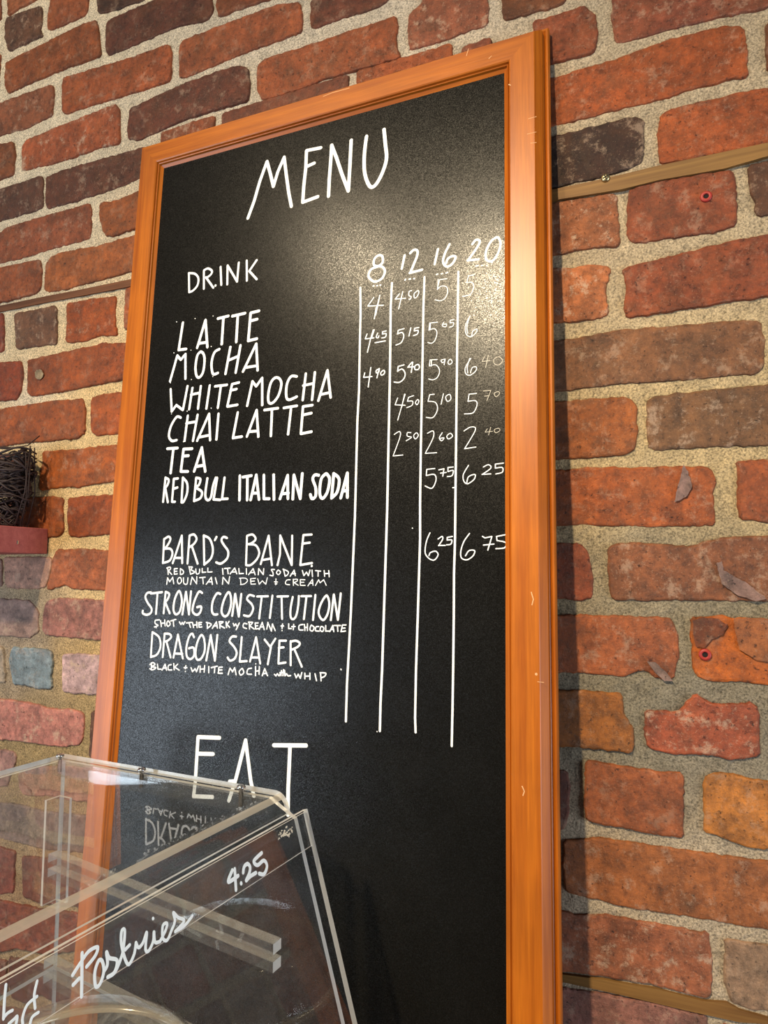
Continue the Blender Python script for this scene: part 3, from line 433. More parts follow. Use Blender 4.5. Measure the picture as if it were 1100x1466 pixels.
def mat_brick():
    m, nt, o = newmat('brick'); n = N(nt); b = n('BsdfPrincipled')
    at = n('Attribute', attribute_name='col'); tc = n('TexCoord').outputs['Object']
    big = n.noise(tc, 24, 5, 0.65, 0.3); mid = n.noise(tc, 85, 9, 0.78, 0.1)
    c = n.mix(1.0, at.outputs['Color'], n.ramp(big, [(0.34, 0.62), (0.5, 1.0), (0.68, 1.34)]), 'MULTIPLY')
    c = n.mix(1.0, c, n.ramp(mid, [(0.36, 0.52), (0.5, 1.0), (0.64, 1.48)]), 'MULTIPLY')
    # clay drifts between olive brown and orange inside one brick
    hue = n.noise(tc, 15, 4, 0.6, 0.8)
    c = n.mix(n.ramp(hue, [(0.50, 0.0), (0.75, 0.28)]), c, n.mix(0.5, c, (0.40, 0.15, 0.04)))
    c = n.mix(n.ramp(hue, [(0.25, 0.55), (0.46, 0.0)]), c, n.mix(0.5, c, (0.16, 0.10, 0.05)))
    # pale lime bloom in scraped patches, loose pale grains, dark pits
    bl = n.noise(tc, 40, 12, 0.80, 0.1); sp = n.noise(tc, 520, 4, 0.75)
    k1 = n.math('MULTIPLY', n.ramp(bl, [(0.53, 0.0), (0.61, 1.0)]), n.math('ADD', n.math('MULTIPLY', at.outputs['Alpha'], 0.75), 0.04))
    k2 = n.math('MULTIPLY', n.ramp(sp, [(0.61, 0.0), (0.66, 1.0)]), n.math('ADD', n.math('MULTIPLY', at.outputs['Alpha'], 0.3), 0.22))
    c = n.mix(n.math('MAXIMUM', k1, k2), c, (0.56, 0.40, 0.28))
    pit = n.ramp(n.noise(tc, 190, 8, 0.75), [(0.35, 0.20), (0.42, 1.0)])
    c = n.mix(1.0, c, pit, 'MULTIPLY')
    n.link(c, b.inputs['Base Color'])
    n.link(n.ramp(mid, [(0.3, 0.34), (0.7, 0.60)]), b.inputs['Roughness'])
    h = n.math('ADD', n.math('MULTIPLY', bl, 0.6), n.math('ADD', n.math('MULTIPLY', n.noise(tc, 230, 8, 0.8), 0.8), n.math('MULTIPLY', pit, 0.15)))
    n.link(n.bump(h, 1.0, 0.0018), b.inputs['Normal'])
    b.inputs['Specular IOR Level'].default_value = 0.45
    n.link(b.outputs[0], o.inputs[0]); return m
def mat_mortar():
    m, nt, o = newmat('mortar'); n = N(nt); b = n('BsdfPrincipled')
    at = n('Attribute', attribute_name='col'); tc = n('TexCoord').outputs['Object']
    g = n.noise(tc, 480, 5, 0.75); big = n.noise(tc, 45, 4, 0.6)
    c = n.mix(1.0, at.outputs['Color'], n.ramp(g, [(0.36, 0.40), (0.5, 1.0), (0.64, 1.5)]), 'MULTIPLY')
    c = n.mix(1.0, c, n.ramp(big, [(0.3, 0.82), (0.7, 1.15)]), 'MULTIPLY')
    n.link(c, b.inputs['Base Color']); b.inputs['Roughness'].default_value = 0.9
    b.inputs['Specular IOR Level'].default_value = 0.25
    h = n.math('ADD', g, n.math('MULTIPLY', n.noise(tc, 140, 4, 0.6), 1.5))
    n.link(n.bump(h, 0.8, 0.0025), b.inputs['Normal'])
    n.link(b.outputs[0], o.inputs[0]); return m
def mat_wood(name, c0, c1, axis, rough=0.40, scale=1.0, coat=0.22):
    m, nt, o = newmat(name); n = N(nt); b = n('BsdfPrincipled')
    tc = n('TexCoord').outputs['Object']; mp = n('Mapping'); n.link(tc, mp.inputs['Vector'])
    s = [90*scale]*3; s[axis] = 3.2*scale; mp.inputs['Scale'].default_value = s
    g = n.noise(mp.outputs[0], 1.0, 6, 0.62, 0.5); g2 = n.noise(mp.outputs[0], 4.5, 3, 0.6)
    c = n.mix(n.ramp(g, [(0.3, 0.0), (0.7, 1.0)]), c0, c1)
    c = n.mix(n.ramp(g2, [(0.35, 0.28), (0.6, 0.0)]), c, tuple(v*0.6 for v in c0))
    sm = n.noise(tc, 9, 3, 0.6)
    c = n.mix(1.0, c, n.ramp(sm, [(0.3, 0.86), (0.7, 1.12)]), 'MULTIPLY')
    n.link(c, b.inputs['Base Color']); b.inputs['Roughness'].default_value = rough
    b.inputs['Coat Weight'].default_value = coat; b.inputs['Specular IOR Level'].default_value = 0.3; b.inputs['Coat Roughness'].default_value = 0.30
    n.link(n.bump(g2, 0.12, 0.0008), b.inputs['Normal'])
    n.link(b.outputs[0], o.inputs[0]); return m
def mat_board():
    m, nt, o = newmat('chalkboard_black'); n = N(nt); b = n('BsdfPrincipled')
    tc = n('TexCoord').outputs['Object']
    vo = n('TexVoronoi'); n.link(tc, vo.inputs['Vector']); vo.inputs['Scale'].default_value = 1250
    sx = n('SeparateColor'); n.link(vo.outputs['Color'], sx.inputs[0]); g, g2 = sx.outputs[0], sx.outputs[1]
    cl = n.noise(tc, 14, 5, 0.65, 1.0)
    c = n.mix(n.ramp(cl, [(0.45, 0.0), (0.8, 0.6)]), (0.0055, 0.0052, 0.0045), (0.010, 0.0095, 0.0088))
    n.link(c, b.inputs['Base Color'])
    n.link(n.math('ADD', n.math('MULTIPLY', g2, 0.16), 0.20), b.inputs['Roughness'])
    n.link(n.math('ADD', n.math('MULTIPLY', g, 0.30), 0.05), b.inputs['Specular IOR Level'])
    n.link(n.bump(n.noise(tc, 760, 3, 0.7), 1.0, 0.00005), b.inputs['Normal'])
    n.link(b.outputs[0], o.inputs[0]); return m
def mat_clear(name, tint=(0.97, 0.975, 0.97), haze=0.02, rough=0.02, f0=0.045, gz=0.9):
    m, nt, o = newmat(name); n = N(nt)
    lw = n('LayerWeight'); lw.inputs['Blend'].default_value = 0.5
    p5 = n.math('POWER', lw.outputs['Facing'], 5.0)
    fr = n.math('ADD', n.math('MULTIPLY', p5, gz), f0)
    t = n('BsdfTransparent'); t.inputs['Color'].default_value = (*tint, 1)
    g = n('BsdfGlossy'); g.inputs['Roughness'].default_value = rough; g.inputs['Color'].default_value = (1, 1, 1, 1)
    d = n('BsdfDiffuse'); d.inputs['Color'].default_value = (0.8, 0.82, 0.84, 1)
    tc = n('TexCoord').outputs['Object']; mp = n('Mapping'); n.link(tc, mp.inputs['Vector']); mp.inputs['Scale'].default_value = (60, 14, 60)
    hz = n.math('MULTIPLY', n.ramp(n.noise(mp.outputs[0], 1.0, 6, 0.7, 1.5), [(0.45, 0.35), (0.75, 1.8)]), haze)
    m1 = n('MixShader'); n.link(hz, m1.inputs[0]); n.link(t.outputs[0], m1.inputs[1]); n.link(d.outputs[0], m1.inputs[2])
    m2 = n('MixShader'); n.link(fr, m2.inputs[0]); n.link(m1.outputs[0], m2.inputs[1]); n.link(g.outputs[0], m2.inputs[2])
    n.link(m2.outputs[0], o.inputs[0]); return m
def mat_edge(name, col=(0.95, 0.93, 0.88), keep=0.4):
    m, nt, o = newmat(name); n = N(nt)
    t = n('BsdfTransparent'); t.inputs['Color'].default_value = (0.97, 0.97, 0.96, 1)
    d = n('BsdfDiffuse'); d.inputs['Color'].default_value = (*col, 1)
    tr = n('BsdfTranslucent'); tr.inputs['Color'].default_value = (*col, 1)
    g = n('BsdfGlossy'); g.inputs['Roughness'].default_value = 0.15
    a = n('MixShader'); a.inputs[0].default_value = 0.5; n.link(d.outputs[0], a.inputs[1]); n.link(tr.outputs[0], a.inputs[2])
    c = n('MixShader'); c.inputs[0].default_value = 0.25; n.link(a.outputs[0], c.inputs[1]); n.link(g.outputs[0], c.inputs[2])
    e = n('MixShader'); e.inputs[0].default_value = keep; n.link(c.outputs[0], e.inputs[1]); n.link(t.outputs[0], e.inputs[2])
    n.link(e.outputs[0], o.inputs[0]); return m

M_BRICK, M_MORTAR, M_BOARD = mat_brick(), mat_mortar(), mat_board()
W0, W1 = lin('9a4c0a'), lin('c06c16')
M_WOODV = mat_wood('frame_wood_upright', W0, W1, 2)
M_WOODH = mat_wood('frame_wood_level', W0, W1, 0)
M_CHALK = simple('white_paint_pen', (0.93, 0.955, 0.98), 0.6, noise_amt=0.03, scale=300)
M_FAINT = simple('faint_chalk', (0.62, 0.58, 0.50), 0.6, noise_amt=0.25, scale=600)

M_CLEAR = mat_clear('clear_acrylic', haze=0.014)
M_EDGE = mat_edge('acrylic_cut_edge', keep=0.08)
M_PEN = simple('pale_blue_pen', (0.90, 0.98, 1.0), 0.45, noise_amt=0.02)
M_LIP = mat_edge('acrylic_bent_lip', (0.93, 0.84, 0.68), 0.42)  # cream diffuse stands in for warm light caught along the bend
M_RTOP = mat_edge('acrylic_bar_top', keep=0.66)
M_INNER = mat_clear('clear_acrylic_inner_face', f0=0.004, gz=0.06, haze=0.004)
M_RAIL = mat_clear('clear_acrylic_bar', tint=(0.93, 0.93, 0.93), haze=0.035, f0=0.06)
M_HAZY = mat_clear('hazy_plastic', tint=(0.93, 0.90, 0.84), haze=0.16, f0=0.06)
M_GLUE = simple('dried_glue', (0.75, 0.68, 0.52), 0.5, noise_amt=0.3, scale=800)
M_NICK = simple('bare_wood_nick', lin('d9a878'), 0.7)
M_CHROME = simple('chrome', (0.8, 0.8, 0.8), 0.16, 1.0, noise_amt=0.02)
M_STRIP = mat_wood('lath_wood', lin('6a4826'), lin('94703e'), 0, 0.6, 0.8, 0.0)
M_OLD = mat_wood('old_lath_wood', lin('4a2c1c'), lin('8a5a3c'), 0, 0.7, 0.8, 0.0)
M_BRASS = simple('brass_screw', (0.55, 0.45, 0.25), 0.35, 1.0)
M_PLUG = simple('red_plastic', lin('a03028'), 0.5)
M_HOLE = simple('dark_hole', (0.008, 0.006, 0.006), 0.9)
M_SHELF = mat_wood('red_stained_wood', lin('a05450'), lin('b86a62'), 0, 0.6, 1.5, 0.0)
M_TWIG = simple('dark_twig', lin('2a1a19'), 0.65, noise_amt=0.5, scale=90)
M_COUNTER = mat_wood('counter_wood', lin('3a2618'), lin('5a3c26'), 0, 0.45, 0.6, 0.1)
M_FLOOR = simple('floor_concrete', lin('6a6258'), 0.7, noise_amt=0.2, scale=4)

# ------------------------------------------------------------------ setting: brick wall, floor
bricks = []
for ln in BRICKS.strip().splitlines():
    c, w, p = ln.split(' ', 2)
    bricks.append((c, float(w), pts_of(p)))
# courses that continue past the photographed stretch
pal = ['8a4a35', '9a5533', 'a15736', '7a4638', '5e4038', '8f4f35', '93582f', 'a3552f']
rng = random.Random(3)
boxes = [(min(q[0] for q in b[2]), max(q[0] for q in b[2]), min(q[1] for q in b[2]), max(q[1] for q in b[2])) for b in bricks]
boxes += [(min(q[0] for q in p), max(q[0] for q in p), min(q[1] for q in p), max(q[1] for q in p)) for p in [pts_of(l.split(' ', 1)[1]) for l in STRIPS.strip().splitlines()] if False]
for i in range(-27, 11):
    z0 = 2075+76.1*i+6; z1 = z0+64
    occ = sorted((a-11, b+11) for a, b, c, d in boxes if min(d, z1)-max(c, z0) > 9)
    free, x = [], -1660
    for a, b in occ:
        if a > x: free.append((x, a))
        x = max(x, b)
    if x < 770: free.append((x, 770))
    for a, b in free:
        while b-a > 34:
            ln = rng.choice([198, 198, 198, 96])
            if b-a-ln < 34: ln = b-a
            bricks.append((rng.choice(pal), rng.uniform(0.2, 0.7), [(a, z1), (a+ln, z1), (a+ln, z0), (a, z0)]))
            a += ln+11

V, FC, CO, MI = [], [], [], []
def resample(p, step):
    out = []
    for i, a in enumerate(p):
        b = p[(i+1) % len(p)]; L = math.hypot(b[0]-a[0], b[1]-a[1]); k = max(1, int(round(L/step)))
        out += [(a[0]+(b[0]-a[0])*t/k, a[1]+(b[1]-a[1])*t/k) for t in range(k)]
    return out
def chaikin(p):
    out = []
    for i, a in enumerate(p):
        b = p[(i+1) % len(p)]
        L = math.hypot(b[0]-a[0], b[1]-a[1]); t = min(0.22, 3.2/max(L, 1e-6))
        out += [(a[0]+(b[0]-a[0])*t, a[1]+(b[1]-a[1])*t), (b[0]-(b[0]-a[0])*t, b[1]-(b[1]-a[1])*t)]
    return out
def add_brick(ci, c, w, p):
    area = sum(p[i][0]*p[(i+1) % len(p)][1]-p[(i+1) % len(p)][0]*p[i][1] for i in range(len(p)))
    if area < 0: p = p[::-1]
    p = resample(chaikin(p), 3.6); n = len(p)
    nor = []
    for i in range(n):
        a, b = p[i-1], p[(i+1) % n]; dx, dz = b[0]-a[0], b[1]-a[1]; L = math.hypot(dx, dz) or 1
        nor.append((-dz/L, dx/L))                                  # inward for counter-clockwise
    jit = []
    for i, q in enumerate(p):
        s = noise.noise(Vector((q[0]*0.09, q[1]*0.09, ci*3.1)))*1.5+noise.noise(Vector((q[0]*0.31, q[1]*0.31, ci*1.7)))*1.3
        jit.append(s)
    rs = random.Random(ci*13+5)
    tx, tz = rs.uniform(-.9, .9), rs.uniform(-.9, .9); pr = rs.uniform(-.6, 1.0)
    cx = sum(q[0] for q in p)/n; cz = sum(q[1] for q in p)/n
    grey = int(c[4:6], 16) > 0.6*int(c[0:2], 16)
    col = lin(c, (1.20, 1.05, 0.95) if grey else ALB); v = rs.uniform(.94, 1.06); rgba = (col[0]*v, col[1]*v, col[2]*v, w)
    base = len(V)
    for inset, y in ((-0.6, 7.0), (0.1, 2.2), (0.9, 0.6), (2.4, 0.0)):
        for i, q in enumerate(p):
            k = inset+jit[i]
            yy = y
            if y < 4: yy = y-pr+tx*(q[0]-cx)/100+tz*(q[1]-cz)/40+0.5*noise.noise(Vector((q[0]*0.12, q[1]*0.12, 9+ci)))
            V.append(((q[0]+nor[i][0]*k)/1000, yy/1000, (q[1]+nor[i][1]*k)/1000)); CO.append(rgba)
    for r in range(3):
        for i in range(n):
            j = (i+1) % n
            FC.append((base+r*n+i, base+r*n+j, base+(r+1)*n+j, base+(r+1)*n+i)); MI.append(0)
    FC.append(tuple(base+3*n+i for i in range(n))); MI.append(0)
ALB = (0.80, 0.70, 0.48)
ALM = (1.0, 0.95, 0.97)
for ci, (c, w, p) in enumerate(bricks): add_brick(ci, c, w, p)
# mortar bed: a finely waved sheet behind the brick faces
MORTAR = [(-900, 2250, 420, 'd8cdb0'), (-800, 1650, 260, 'd9c08c'), (-420, 2240, 300, 'c4bca8'), (0, 1950, 260, 'b3a68a'), (0, 1650, 180, 'b8a67c'),
          (-20, 1500, 90, '8a8470'), (40, 1480, 60, '7c7866'), (30, 1330, 80, '7e7a6a'), (-40, 1330, 70, '7e7a68'), (0, 1150, 150, 'b5a88e'),
          (-900, 1400, 120, '94897a'), (-780, 1380, 60, 'b59a66'), (-850, 1250, 120, '93825a'), (-860, 1080, 160, 'a8906c'), (-900, 1750, 60, 'e0d8c4')]
def mortar_col(x, z):
    tw = 1e-9; r = [0, 0, 0]
    for mx, mz, s, h in MORTAR:
        d2 = ((x-mx)**2+(z-mz)**2)/(s*s); k = math.exp(-d2*1.6)+0.0008/(1+d2)
        c = lin(h, ALM); tw += k; r = [a+b*k for a, b in zip(r, c)]
    return (r[0]/tw, r[1]/tw, r[2]/tw, 0.0)
xs = [-1700+9*i for i in range(int(2500/9)+1)]; zs = [0+9*i for i in range(int(2900/9)+1)]
b0 = len(V)
for z in zs:
    for x in xs:
        y = 2.6+1.3*noise.noise(Vector((x*0.045, z*0.045, 2)))+0.7*noise.noise(Vector((x*0.14, z*0.14, 5)))
        V.append((x/1000, y/1000, z/1000)); CO.append(mortar_col(x+30*noise.noise(Vector((x*.02, z*.02, 0))), z+30*noise.noise(Vector((x*.02, z*.02, 7)))))
nx = len(xs)
for j in range(len(zs)-1):
    for i in range(nx-1):
        a = b0+j*nx+i; FC.append((a, a+1, a+nx+1, a+nx)); MI.append(1)
bx0, bx1, bz1 = xs[0]/1000, xs[-1]/1000, zs[-1]/1000
k0 = len(V)
for q in ((bx0, .0075, 0), (bx1, .0075, 0), (bx1, .0075, bz1), (bx0, .0075, bz1), (bx0, .2, 0), (bx1, .2, 0), (bx1, .2, bz1), (bx0, .2, bz1)):
    V.append(q); CO.append((.2, .15, .1, 0))
for q in ((4, 5, 6, 7), (0, 4, 7, 3), (1, 2, 6, 5), (3, 7, 6, 2), (0, 1, 5, 4)): FC.append(tuple(k0+i for i in q)); MI.append(1)
# scuffs left on the brick faces
def scuff(p, h, w=0.3):
    base = len(V); pp = resample(p, 3); n = len(pp)
    for i, q in enumerate(pp):
        V.append(((q[0]+1.2*noise.noise(Vector((q[0]*.4, q[1]*.4, 1))))/1000, -0.0019, (q[1]+1.2*noise.noise(Vector((q[0]*.4, q[1]*.4, 4))))/1000)); CO.append((*lin(h, ALB), w))
    FC.append(tuple(base+i for i in range(n))); MI.append(0)
for ln in SCUFFS.strip().splitlines():
    h, p = ln.split(' ', 1); scuff(pts_of(p), h)
wall = mesh_obj('wall_back', V, FC, [M_BRICK, M_MORTAR], None, MI, False, CO)
tag(wall, 'old exposed brick wall with pale lime mortar joints', 'wall', kind='structure')
fl = mesh_obj('floor', [(-3, -3.5, 0), (2, -3.5, 0), (2, .2, 0), (-3, .2, 0)], [(0, 1, 2, 3)], M_FLOOR)
tag(fl, kind='structure')

# ------------------------------------------------------------------ menu board
board = empty('menu_board', ROOT, (-0.06338, 0, 0))
tag(board, 'tall black chalkboard menu in an orange stained wooden frame leaning on brick wall', 'menu board')
HW = (0.6702-0.1155)/2          # half width of the frame's front face
Z0, Z1 = 0.0145, BH
PROF = [(-.0395, 0), (-.0395, .014), (-.0362, .014), (-.0356, .0160), (-.0320, .0186), (-.0314, .0210), (-.0304, .0216), (-.0294, .0204), (-.0288, .0230), (-.0274, .0240),
        (-.0008, .0240), (0, .0234), (.0066, .0152), (.0070, .0090), (.0086, .0074), (.0104, .0090), (.0124, .0088), (.0135, .0066), (.0135, 0)]
def frame_piece(name, side, mat):
    v = []
    for (o, d) in PROF:
        xl, xr, zb, zt = -HW-o, HW+o, Z0-o, Z1+o
        if o < 0: pass
        e = {'top': [(xl, zt), (xr, zt)], 'bottom': [(xr, zb), (xl, zb)], 'left': [(xl, zb), (xl, zt)], 'right': [(xr, zt), (xr, zb)]}[side]
        v += [(x, -d, z) for x, z in e]
    n = len(PROF)
    f = [(2*i, 2*i+1, 2*((i+1) % n)+1, 2*((i+1) % n)) for i in range(n)]
    f += [tuple(2*i for i in range(n)), tuple(2*i+1 for i in range(n-1, -1, -1))]
    o = mesh_obj(name, v, f, mat, board); fix_normals(o)
    return o
frame_piece('top_rail', 'top', M_WOODH); frame_piece('bottom_rail', 'bottom', M_WOODH)
frame_piece('stile', 'left', M_WOODV); frame_piece('stile', 'right', M_WOODV)
mb = MB(); mb.box((-HW+.035, -.016, Z0+.035), (HW-.035, -.008, Z1-.035))
mb.build('chalkboard_panel', M_BOARD, board)
for ln in LETTERS.strip().splitlines():
    nm, w, st = ln.split(';'); w = float(w); mb = MB()
    fn = lambda x, z, t: (x/1000, -.016-t/1000, z/1000)
    for s in st.split('|'):
        p = pts_of(s.lstrip('~'))
        if s.startswith('~'): p = catmull(p)
        ribbon(mb, p, w*{'price_lettering': 0.8, 'small_lettering': 0.84}.get(nm, 1.0), fn)
    faint = nm == 'price_lettering' and w < 1.0
    mb.build(nm, M_FAINT if faint else M_CHALK, board)

for ln in NICKS.strip().splitlines():
    w, p = ln.split(' ', 1); mb = MB(); ribbon(mb, pts_of(p), float(w), lambda x, z, t: (x/1000, -.0240-t/1000, z/1000), wob=.3)
    mb.build('scratch', M_NICK, board)
# ------------------------------------------------------------------ nailing strips in the joints, wall plugs
def strip(name, label, p, mat, proud):
    mb = MB(); pp = resample(p, 12)
    prism(mb, pp, lambda a, b, t: (a/1000, t, b/1000), .006, -proud)
    o = empty(name, (0, 0, 0)); tag(o, label, 'wood strip')
    s = mb.build('lath', mat, o); fix_normals(s); bevel(s, .0008)
    return o
S = {l.split(' ', 1)[0]: pts_of(l.split(' ', 1)[1]) for l in STRIPS.strip().splitlines()}
oak = strip('wood_strip', 'tan wood strip in the brick joint right of the board, screw in it', S['oak'], M_STRIP, .0022)
strip('wood_strip', 'brown wood strip in the low joint at the lower right of the wall', S['low'], M_STRIP, .001)
strip('wood_strip', 'dark weathered wood strip in the joint left of the board', S['old'], M_OLD, .0005)
def screw_head(parent, c, r, mat, rot=None, name='screw'):
    mb = MB(); n = 16
    M = rot or Matrix.Rotation(math.radians(90), 4, 'X')
    T = Matrix.Translation(Vector(c)) @ M
    b = MB(); b.lathe([(0.0001, -.004), (r*.5, -.004), (r*.5, 0), (r, 0), (r, r*.18), (r*.8, r*.5), (r*.35, r*.6), (0.0001, r*.6)], (0, 0, 0), n)
    b.v = [T @ q for q in b.v]; o = b.build(name, mat, parent, True)
    k = MB()
    for a in (0.4, 0.4+math.pi/2):
        k.box((-r*.55, -r*.13, r*.5), (r*.55, r*.13, r*.68), 0, T @ Matrix.Rotation(a, 4, 'Z'))
    k.build('cross_slot', M_HOLE, o)
    return o
screw_head(oak, (-.0464, -.0022, 1.9292), .0048, M_BRASS)
def plug(c, label):
    o = empty('wall_plug', c); tag(o, label, 'wall plug')
    T = Matrix.Rotation(math.radians(90), 4, 'X')
    b = MB(); b.lathe([(.0026, -.006), (.0026, .0012), (.0032, .0018), (.0052, .0014), (.0058, .0004), (.0058, -.006)], (0, 0, 0), 20)
    b.v = [T @ q for q in b.v]; b.build('collar', M_PLUG, o, True)
    b = MB(); b.lathe([(.0001, .0002), (.0027, .0002)], (0, 0, 0), 16); b.v = [T @ q for q in b.v]; b.build('hole', M_HOLE, o)
    return o
plug(PLUG1, 'red plastic wall plug in a red brick under the tan wood strip')
plug(PLUG2, 'red plastic wall plug in the bright orange chipped brick')

# ------------------------------------------------------------------ shelf with twig bundle at the left edge
sh = empty('wall_shelf', (-.995, 0, 1.529)); tag(sh, 'reddish stained wooden shelf board on the brick wall at the left edge', 'shelf')
mb = MB(); mb.box((-.145, -.13, 0), (.145, .0, .0375)); bevel(mb.build('shelf_board', M_SHELF, sh), .0012)
mb = MB(); mb.tube([(.146, -.052, .0125), (.146, -.052, .0175)], .0011, 6); mb.build('nail', M_CHROME, sh)

tw = empty('twig_bundle', (-.902, -.036, 1.5665)); tag(tw, 'bundle of dark wound twigs standing on the reddish shelf', 'twig decoration')
mb = MB(); rt = random.Random(11)
for k in range(230):
    a0 = rt.uniform(0, 2*math.pi); span = rt.uniform(1.0, 2.6); r = rt.uniform(.036, .062); z0 = rt.uniform(.004, .112); sl = rt.uniform(-.02, .02)
    r *= min(1.0, 0.42+z0*11.0)
    pth = [(.86*r*(1+.05*math.sin(5*t+k))*math.cos(a0+span*t), .50*r*(1+.05*math.cos(4*t+k))*math.sin(a0+span*t), max(.002, min(.116, z0+sl*math.sin(2.4*t)+.004*math.sin(9*t+k)))) for t in [i/9 for i in range(10)]]
    mb.tube(pth, [rt.uniform(.0010, .0022)*(1-.4*i/9) for i in range(10)], 5)
mb.build('wound_twigs', M_TWIG, tw, True)
mb = MB()
for k in range(12):
    a = rt.uniform(0, 2*math.pi); b = a+rt.uniform(-.5, .5)
    mb.tube([(.042*math.cos(a), .024*math.sin(a), .001), (.053*math.cos((a+b)/2), .031*math.sin((a+b)/2), .05), (.051*math.cos(b), .029*math.sin(b), .115+rt.uniform(-.005, .006))], .0009, 5)
mb.tube([(.03, -.02, .112), (.045, .0, .120), (.054, .012, .136)], .0009, 5)
mb.build('binding_wire', M_TWIG, tw, True)

# ------------------------------------------------------------------ pastry case
CH = 0.5
case = empty('pastry_display_case', (-.6275, -.1618, 1.3-CH), (0, 0, math.radians(-4.3)))
tag(case, 'clear acrylic pastry display case with slanted lettered front standing before the menu board', 'display case')
LEN = 0.72
SL = 0.31
def cp(x, y, z): return Vector((x, -y, CH+z))        # x along the end, y towards the room, z below the lid
def sheet(name, outline, fn, t0, t1, mats=None, parent=case, inner_first=True):
    mb = MB(); prism(mb, outline, fn, t0, t1, 0, 1); mb.m[0 if inner_first else 1] = 2
    o = mb.build(name, mats or [M_CLEAR, M_EDGE, M_INNER], parent); fix_normals(o); return o
zb = -CH
# lid with its bent front lip
arc = [(.286, 0)]+[(.286+.016*math.sin(t), -.016+.016*math.cos(t)) for t in [math.radians(a) for a in range(8, 73, 8)]]
arc += [(arc[-1][0]+.0022, arc[-1][1]-.0068)]
outer = [(0, 0)]+arc
inner = []
for i, q in enumerate(outer):
    a = outer[max(i-1, 0)]; b = outer[min(i+1, len(outer)-1)]; dx, dz = b[0]-a[0], b[1]-a[1]; L = math.hypot(dx, dz)
    inner.append((q[0]+dz/L*.005, q[1]-dx/L*.005))
mb = MB(); n = len(outer)
v = [cp(x, 0, z) for x, z in outer]+[cp(x, LEN, z) for x, z in outer]+[cp(x, 0, z) for x, z in inner]+[cp(x, LEN, z) for x, z in inner]
for i in range(n-1):
    lip = 4 <= i <= 6  # faces of the bend where the bright light band is painted cream
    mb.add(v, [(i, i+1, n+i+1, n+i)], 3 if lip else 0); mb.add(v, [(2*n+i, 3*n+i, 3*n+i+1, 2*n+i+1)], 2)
mb.add(v, [(i, 2*n+i, 2*n+i+1, i+1) for i in range(n-1)]+[(n+i, n+i+1, 3*n+i+1, 3*n+i) for i in range(n-1)]+[(0, n, 3*n, 2*n), (n-1, 3*n-1, 4*n-1, 2*n-1)], 1)
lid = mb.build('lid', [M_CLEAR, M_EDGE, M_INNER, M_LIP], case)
bm_ = bmesh.new(); bm_.from_mesh(lid.data); bmesh.ops.remove_doubles(bm_, verts=bm_.verts, dist=1e-5); bmesh.ops.recalc_face_normals(bm_, faces=bm_.faces); bm_.to_mesh(lid.data); bm_.free()
xe = lambda z: .319+SL*(-.013-z)
sheet('end_panel', [(.005, -.0055), (.284, -.0055), (.296, -.012), (xe(-.013)-.007, -.02), (xe(zb)-.007, zb), (.005, zb)], lambda a, b, t: cp(a, t, b), .002, .007)
sheet('end_panel', [(.005, -.0055), (.284, -.0055), (.296, -.012), (xe(-.013)-.007, -.02), (xe(zb)-.007, zb), (.005, zb)], lambda a, b, t: cp(a, t, b), LEN-.007, LEN-.002)
sheet('back_panel', [(.002, -.0055), (LEN-.002, -.0055), (LEN-.002, zb), (.002, zb)], lambda a, b, t: cp(t, a, b), 0, .005)
fdir = Vector((SL, 0, -1)).normalized(); fnor = Vector((1, 0, SL)).normalized()
SLEN = (CH-.013)/abs(fdir.z)
def fp(y, s, t): return cp(.319+fdir.x*s+fnor.x*t, y, -.013+fdir.z*s+fnor.z*t)
front = sheet('front_panel', [(-.004, 0), (LEN, 0), (LEN, SLEN-.003), (-.004, SLEN-.003)], lambda a, b, t: fp(a, b, t), -.005, 0)
lab = sheet('label_strip', [(.004, .001), (LEN-.06, .001), (LEN-.06, .0295), (.004, .0295)], lambda a, b, t: fp(a, b, t), .0004, .0022)
for ln in CASETEXT.strip().splitlines():
    nm, w, st = ln.split(';'); mb = MB()
    fn = lambda y, s, t: fp(y/1000, s/1000, .0024+t/1000)
    for s in st.split('|'):
        p = pts_of(s.strip().lstrip('~'))
        if s.strip().startswith('~'): p = catmull(p)
        ribbon(mb, p, float(w), fn)
    mb.build(nm, M_PEN, front)
mb = MB(); rg = random.Random(4)
for k in range(46):
    cy, cs = 37+rg.gauss(0, 5.0), 8+rg.gauss(0, 1.9)
    ribbon(mb, [(cy, cs), (cy+rg.uniform(-1.6, 1.6), cs+rg.uniform(-.5, .5))], rg.uniform(.5, 1.5), lambda y, s, t: fp(y/1000, s/1000, .0024+t/1000), wob=.5)
mb.build('glue_smear', M_GLUE, lab)
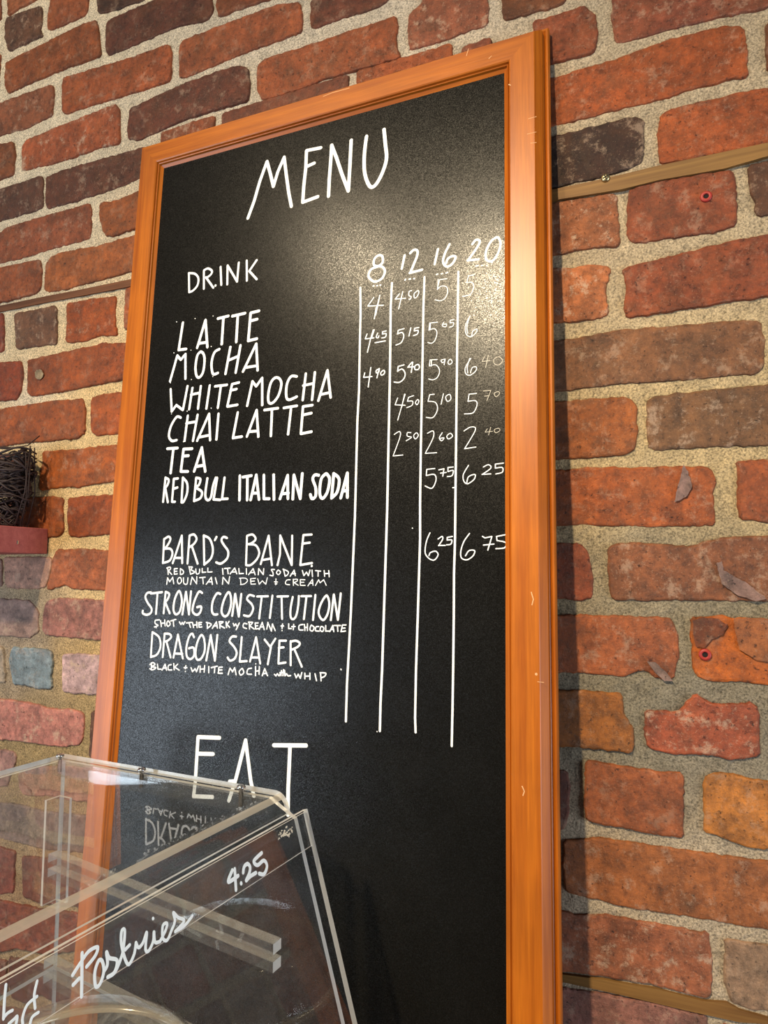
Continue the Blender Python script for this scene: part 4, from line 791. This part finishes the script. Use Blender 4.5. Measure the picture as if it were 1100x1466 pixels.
# bar under the lid, its screws, corner cleat, shelf rails
mb = MB(); v = [cp(x, y, z) for z in (-.0052, -.0172) for y in (.0075, .0195) for x in (.006, .283)]
mb.add(v, [(0, 1, 3, 2), (4, 6, 7, 5), (0, 4, 5, 1), (2, 3, 7, 6), (0, 2, 6, 4), (1, 5, 7, 3)], 0); mb.build('lid_bar', M_RAIL, case)
for x in (.006, .128, .2545):
    mb = MB(); mb.lathe([(.0001, -.016), (.0022, -.016), (.0022, 0), (.0042, 0), (.0044, .0012), (.0036, .0026), (.0015, .0026), (.0013, .0012), (.0001, .0012)], cp(x, .010, 0), 18)
    mb.build('screw', M_CHROME, case, True)
for (x0, x1, y0, y1) in ((.0052, .0082, .0072, .026), (.0082, .024, .0072, .0102)):
    mb = MB(); v = [cp(x, y, z) for z in (-.042, -.150) for y in (y0, y1) for x in (x0, x1)]
    mb.add(v, [(0, 1, 3, 2), (4, 6, 7, 5), (0, 4, 5, 1), (2, 3, 7, 6), (0, 2, 6, 4), (1, 5, 7, 3)], 0); mb.m = [1, 1, 1, 1, 0, 0] if x1-x0 < .004 else [1, 1, 0, 0, 1, 1]
    mb.build('corner_cleat', [M_CLEAR, M_EDGE], case)
for z0 in (-.099, -.114, -.207, -.222):
    for yy in (.0074, LEN-.0194):
        mb = MB(); v = []
        for dz in (0, -.009):
            for y in (yy, yy+.012):
                for x in (.006, .300): v.append(cp(x, y, z0+dz-.083*x))
        mb.add(v, [(0, 1, 3, 2), (4, 6, 7, 5), (0, 4, 5, 1), (2, 3, 7, 6), (0, 2, 6, 4), (1, 5, 7, 3)], 0); mb.m = [2, 0, 0, 0, 1, 1]
        mb.build('shelf_rail', [M_RAIL, M_EDGE, M_RTOP], case)
# lower shelf slid between its rails
mb = MB(); v = [cp(x, y, z-.083*x) for z in (-.2168, -.2208) for y in (.008, LEN-.008) for x in (.008, .345)]
mb.add(v, [(0, 1, 3, 2), (4, 6, 7, 5), (0, 4, 5, 1), (2, 3, 7, 6), (0, 2, 6, 4), (1, 5, 7, 3)], 0); mb.m = [0, 2, 1, 1, 1, 1]
mb.build('shelf', [M_CLEAR, M_EDGE, M_INNER], case)

# ------------------------------------------------------------------ round lid standing on the lower shelf
cm = Matrix.Translation(case.location) @ Matrix.Rotation(math.radians(-4.3), 4, 'Z')
tl = math.atan(.083)
tray = empty('round_lid', cm @ cp(.172, .115, -.2165-.083*.172), (0, tl, math.radians(-4.3))); tag(tray, 'round clear tray lid with pale rim inside the pastry case at the lower left', 'lid')
mb = MB(); mb.lathe([(.0001, .034), (.060, .034), (.085, .030), (.101, .018), (.106, .004)], (0, 0, 0), 64); mb.build('dome', M_HAZY, tray, True)
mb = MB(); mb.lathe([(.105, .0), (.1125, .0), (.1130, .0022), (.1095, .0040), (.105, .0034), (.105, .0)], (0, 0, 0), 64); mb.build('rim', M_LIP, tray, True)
# ------------------------------------------------------------------ counter below the view
ct = empty('counter', (-.55, -.36, 0)); tag(ct, 'dark wooden counter under the pastry case and menu board', 'counter')
mb = MB(); mb.box((-.95, -.62, .765), (1.05, .345, .80)); bevel(mb.build('worktop', M_COUNTER, ct), .003)
mb = MB(); mb.box((-.92, -.56, 0), (1.02, .345, .765)); mb.build('cabinet', M_COUNTER, ct)
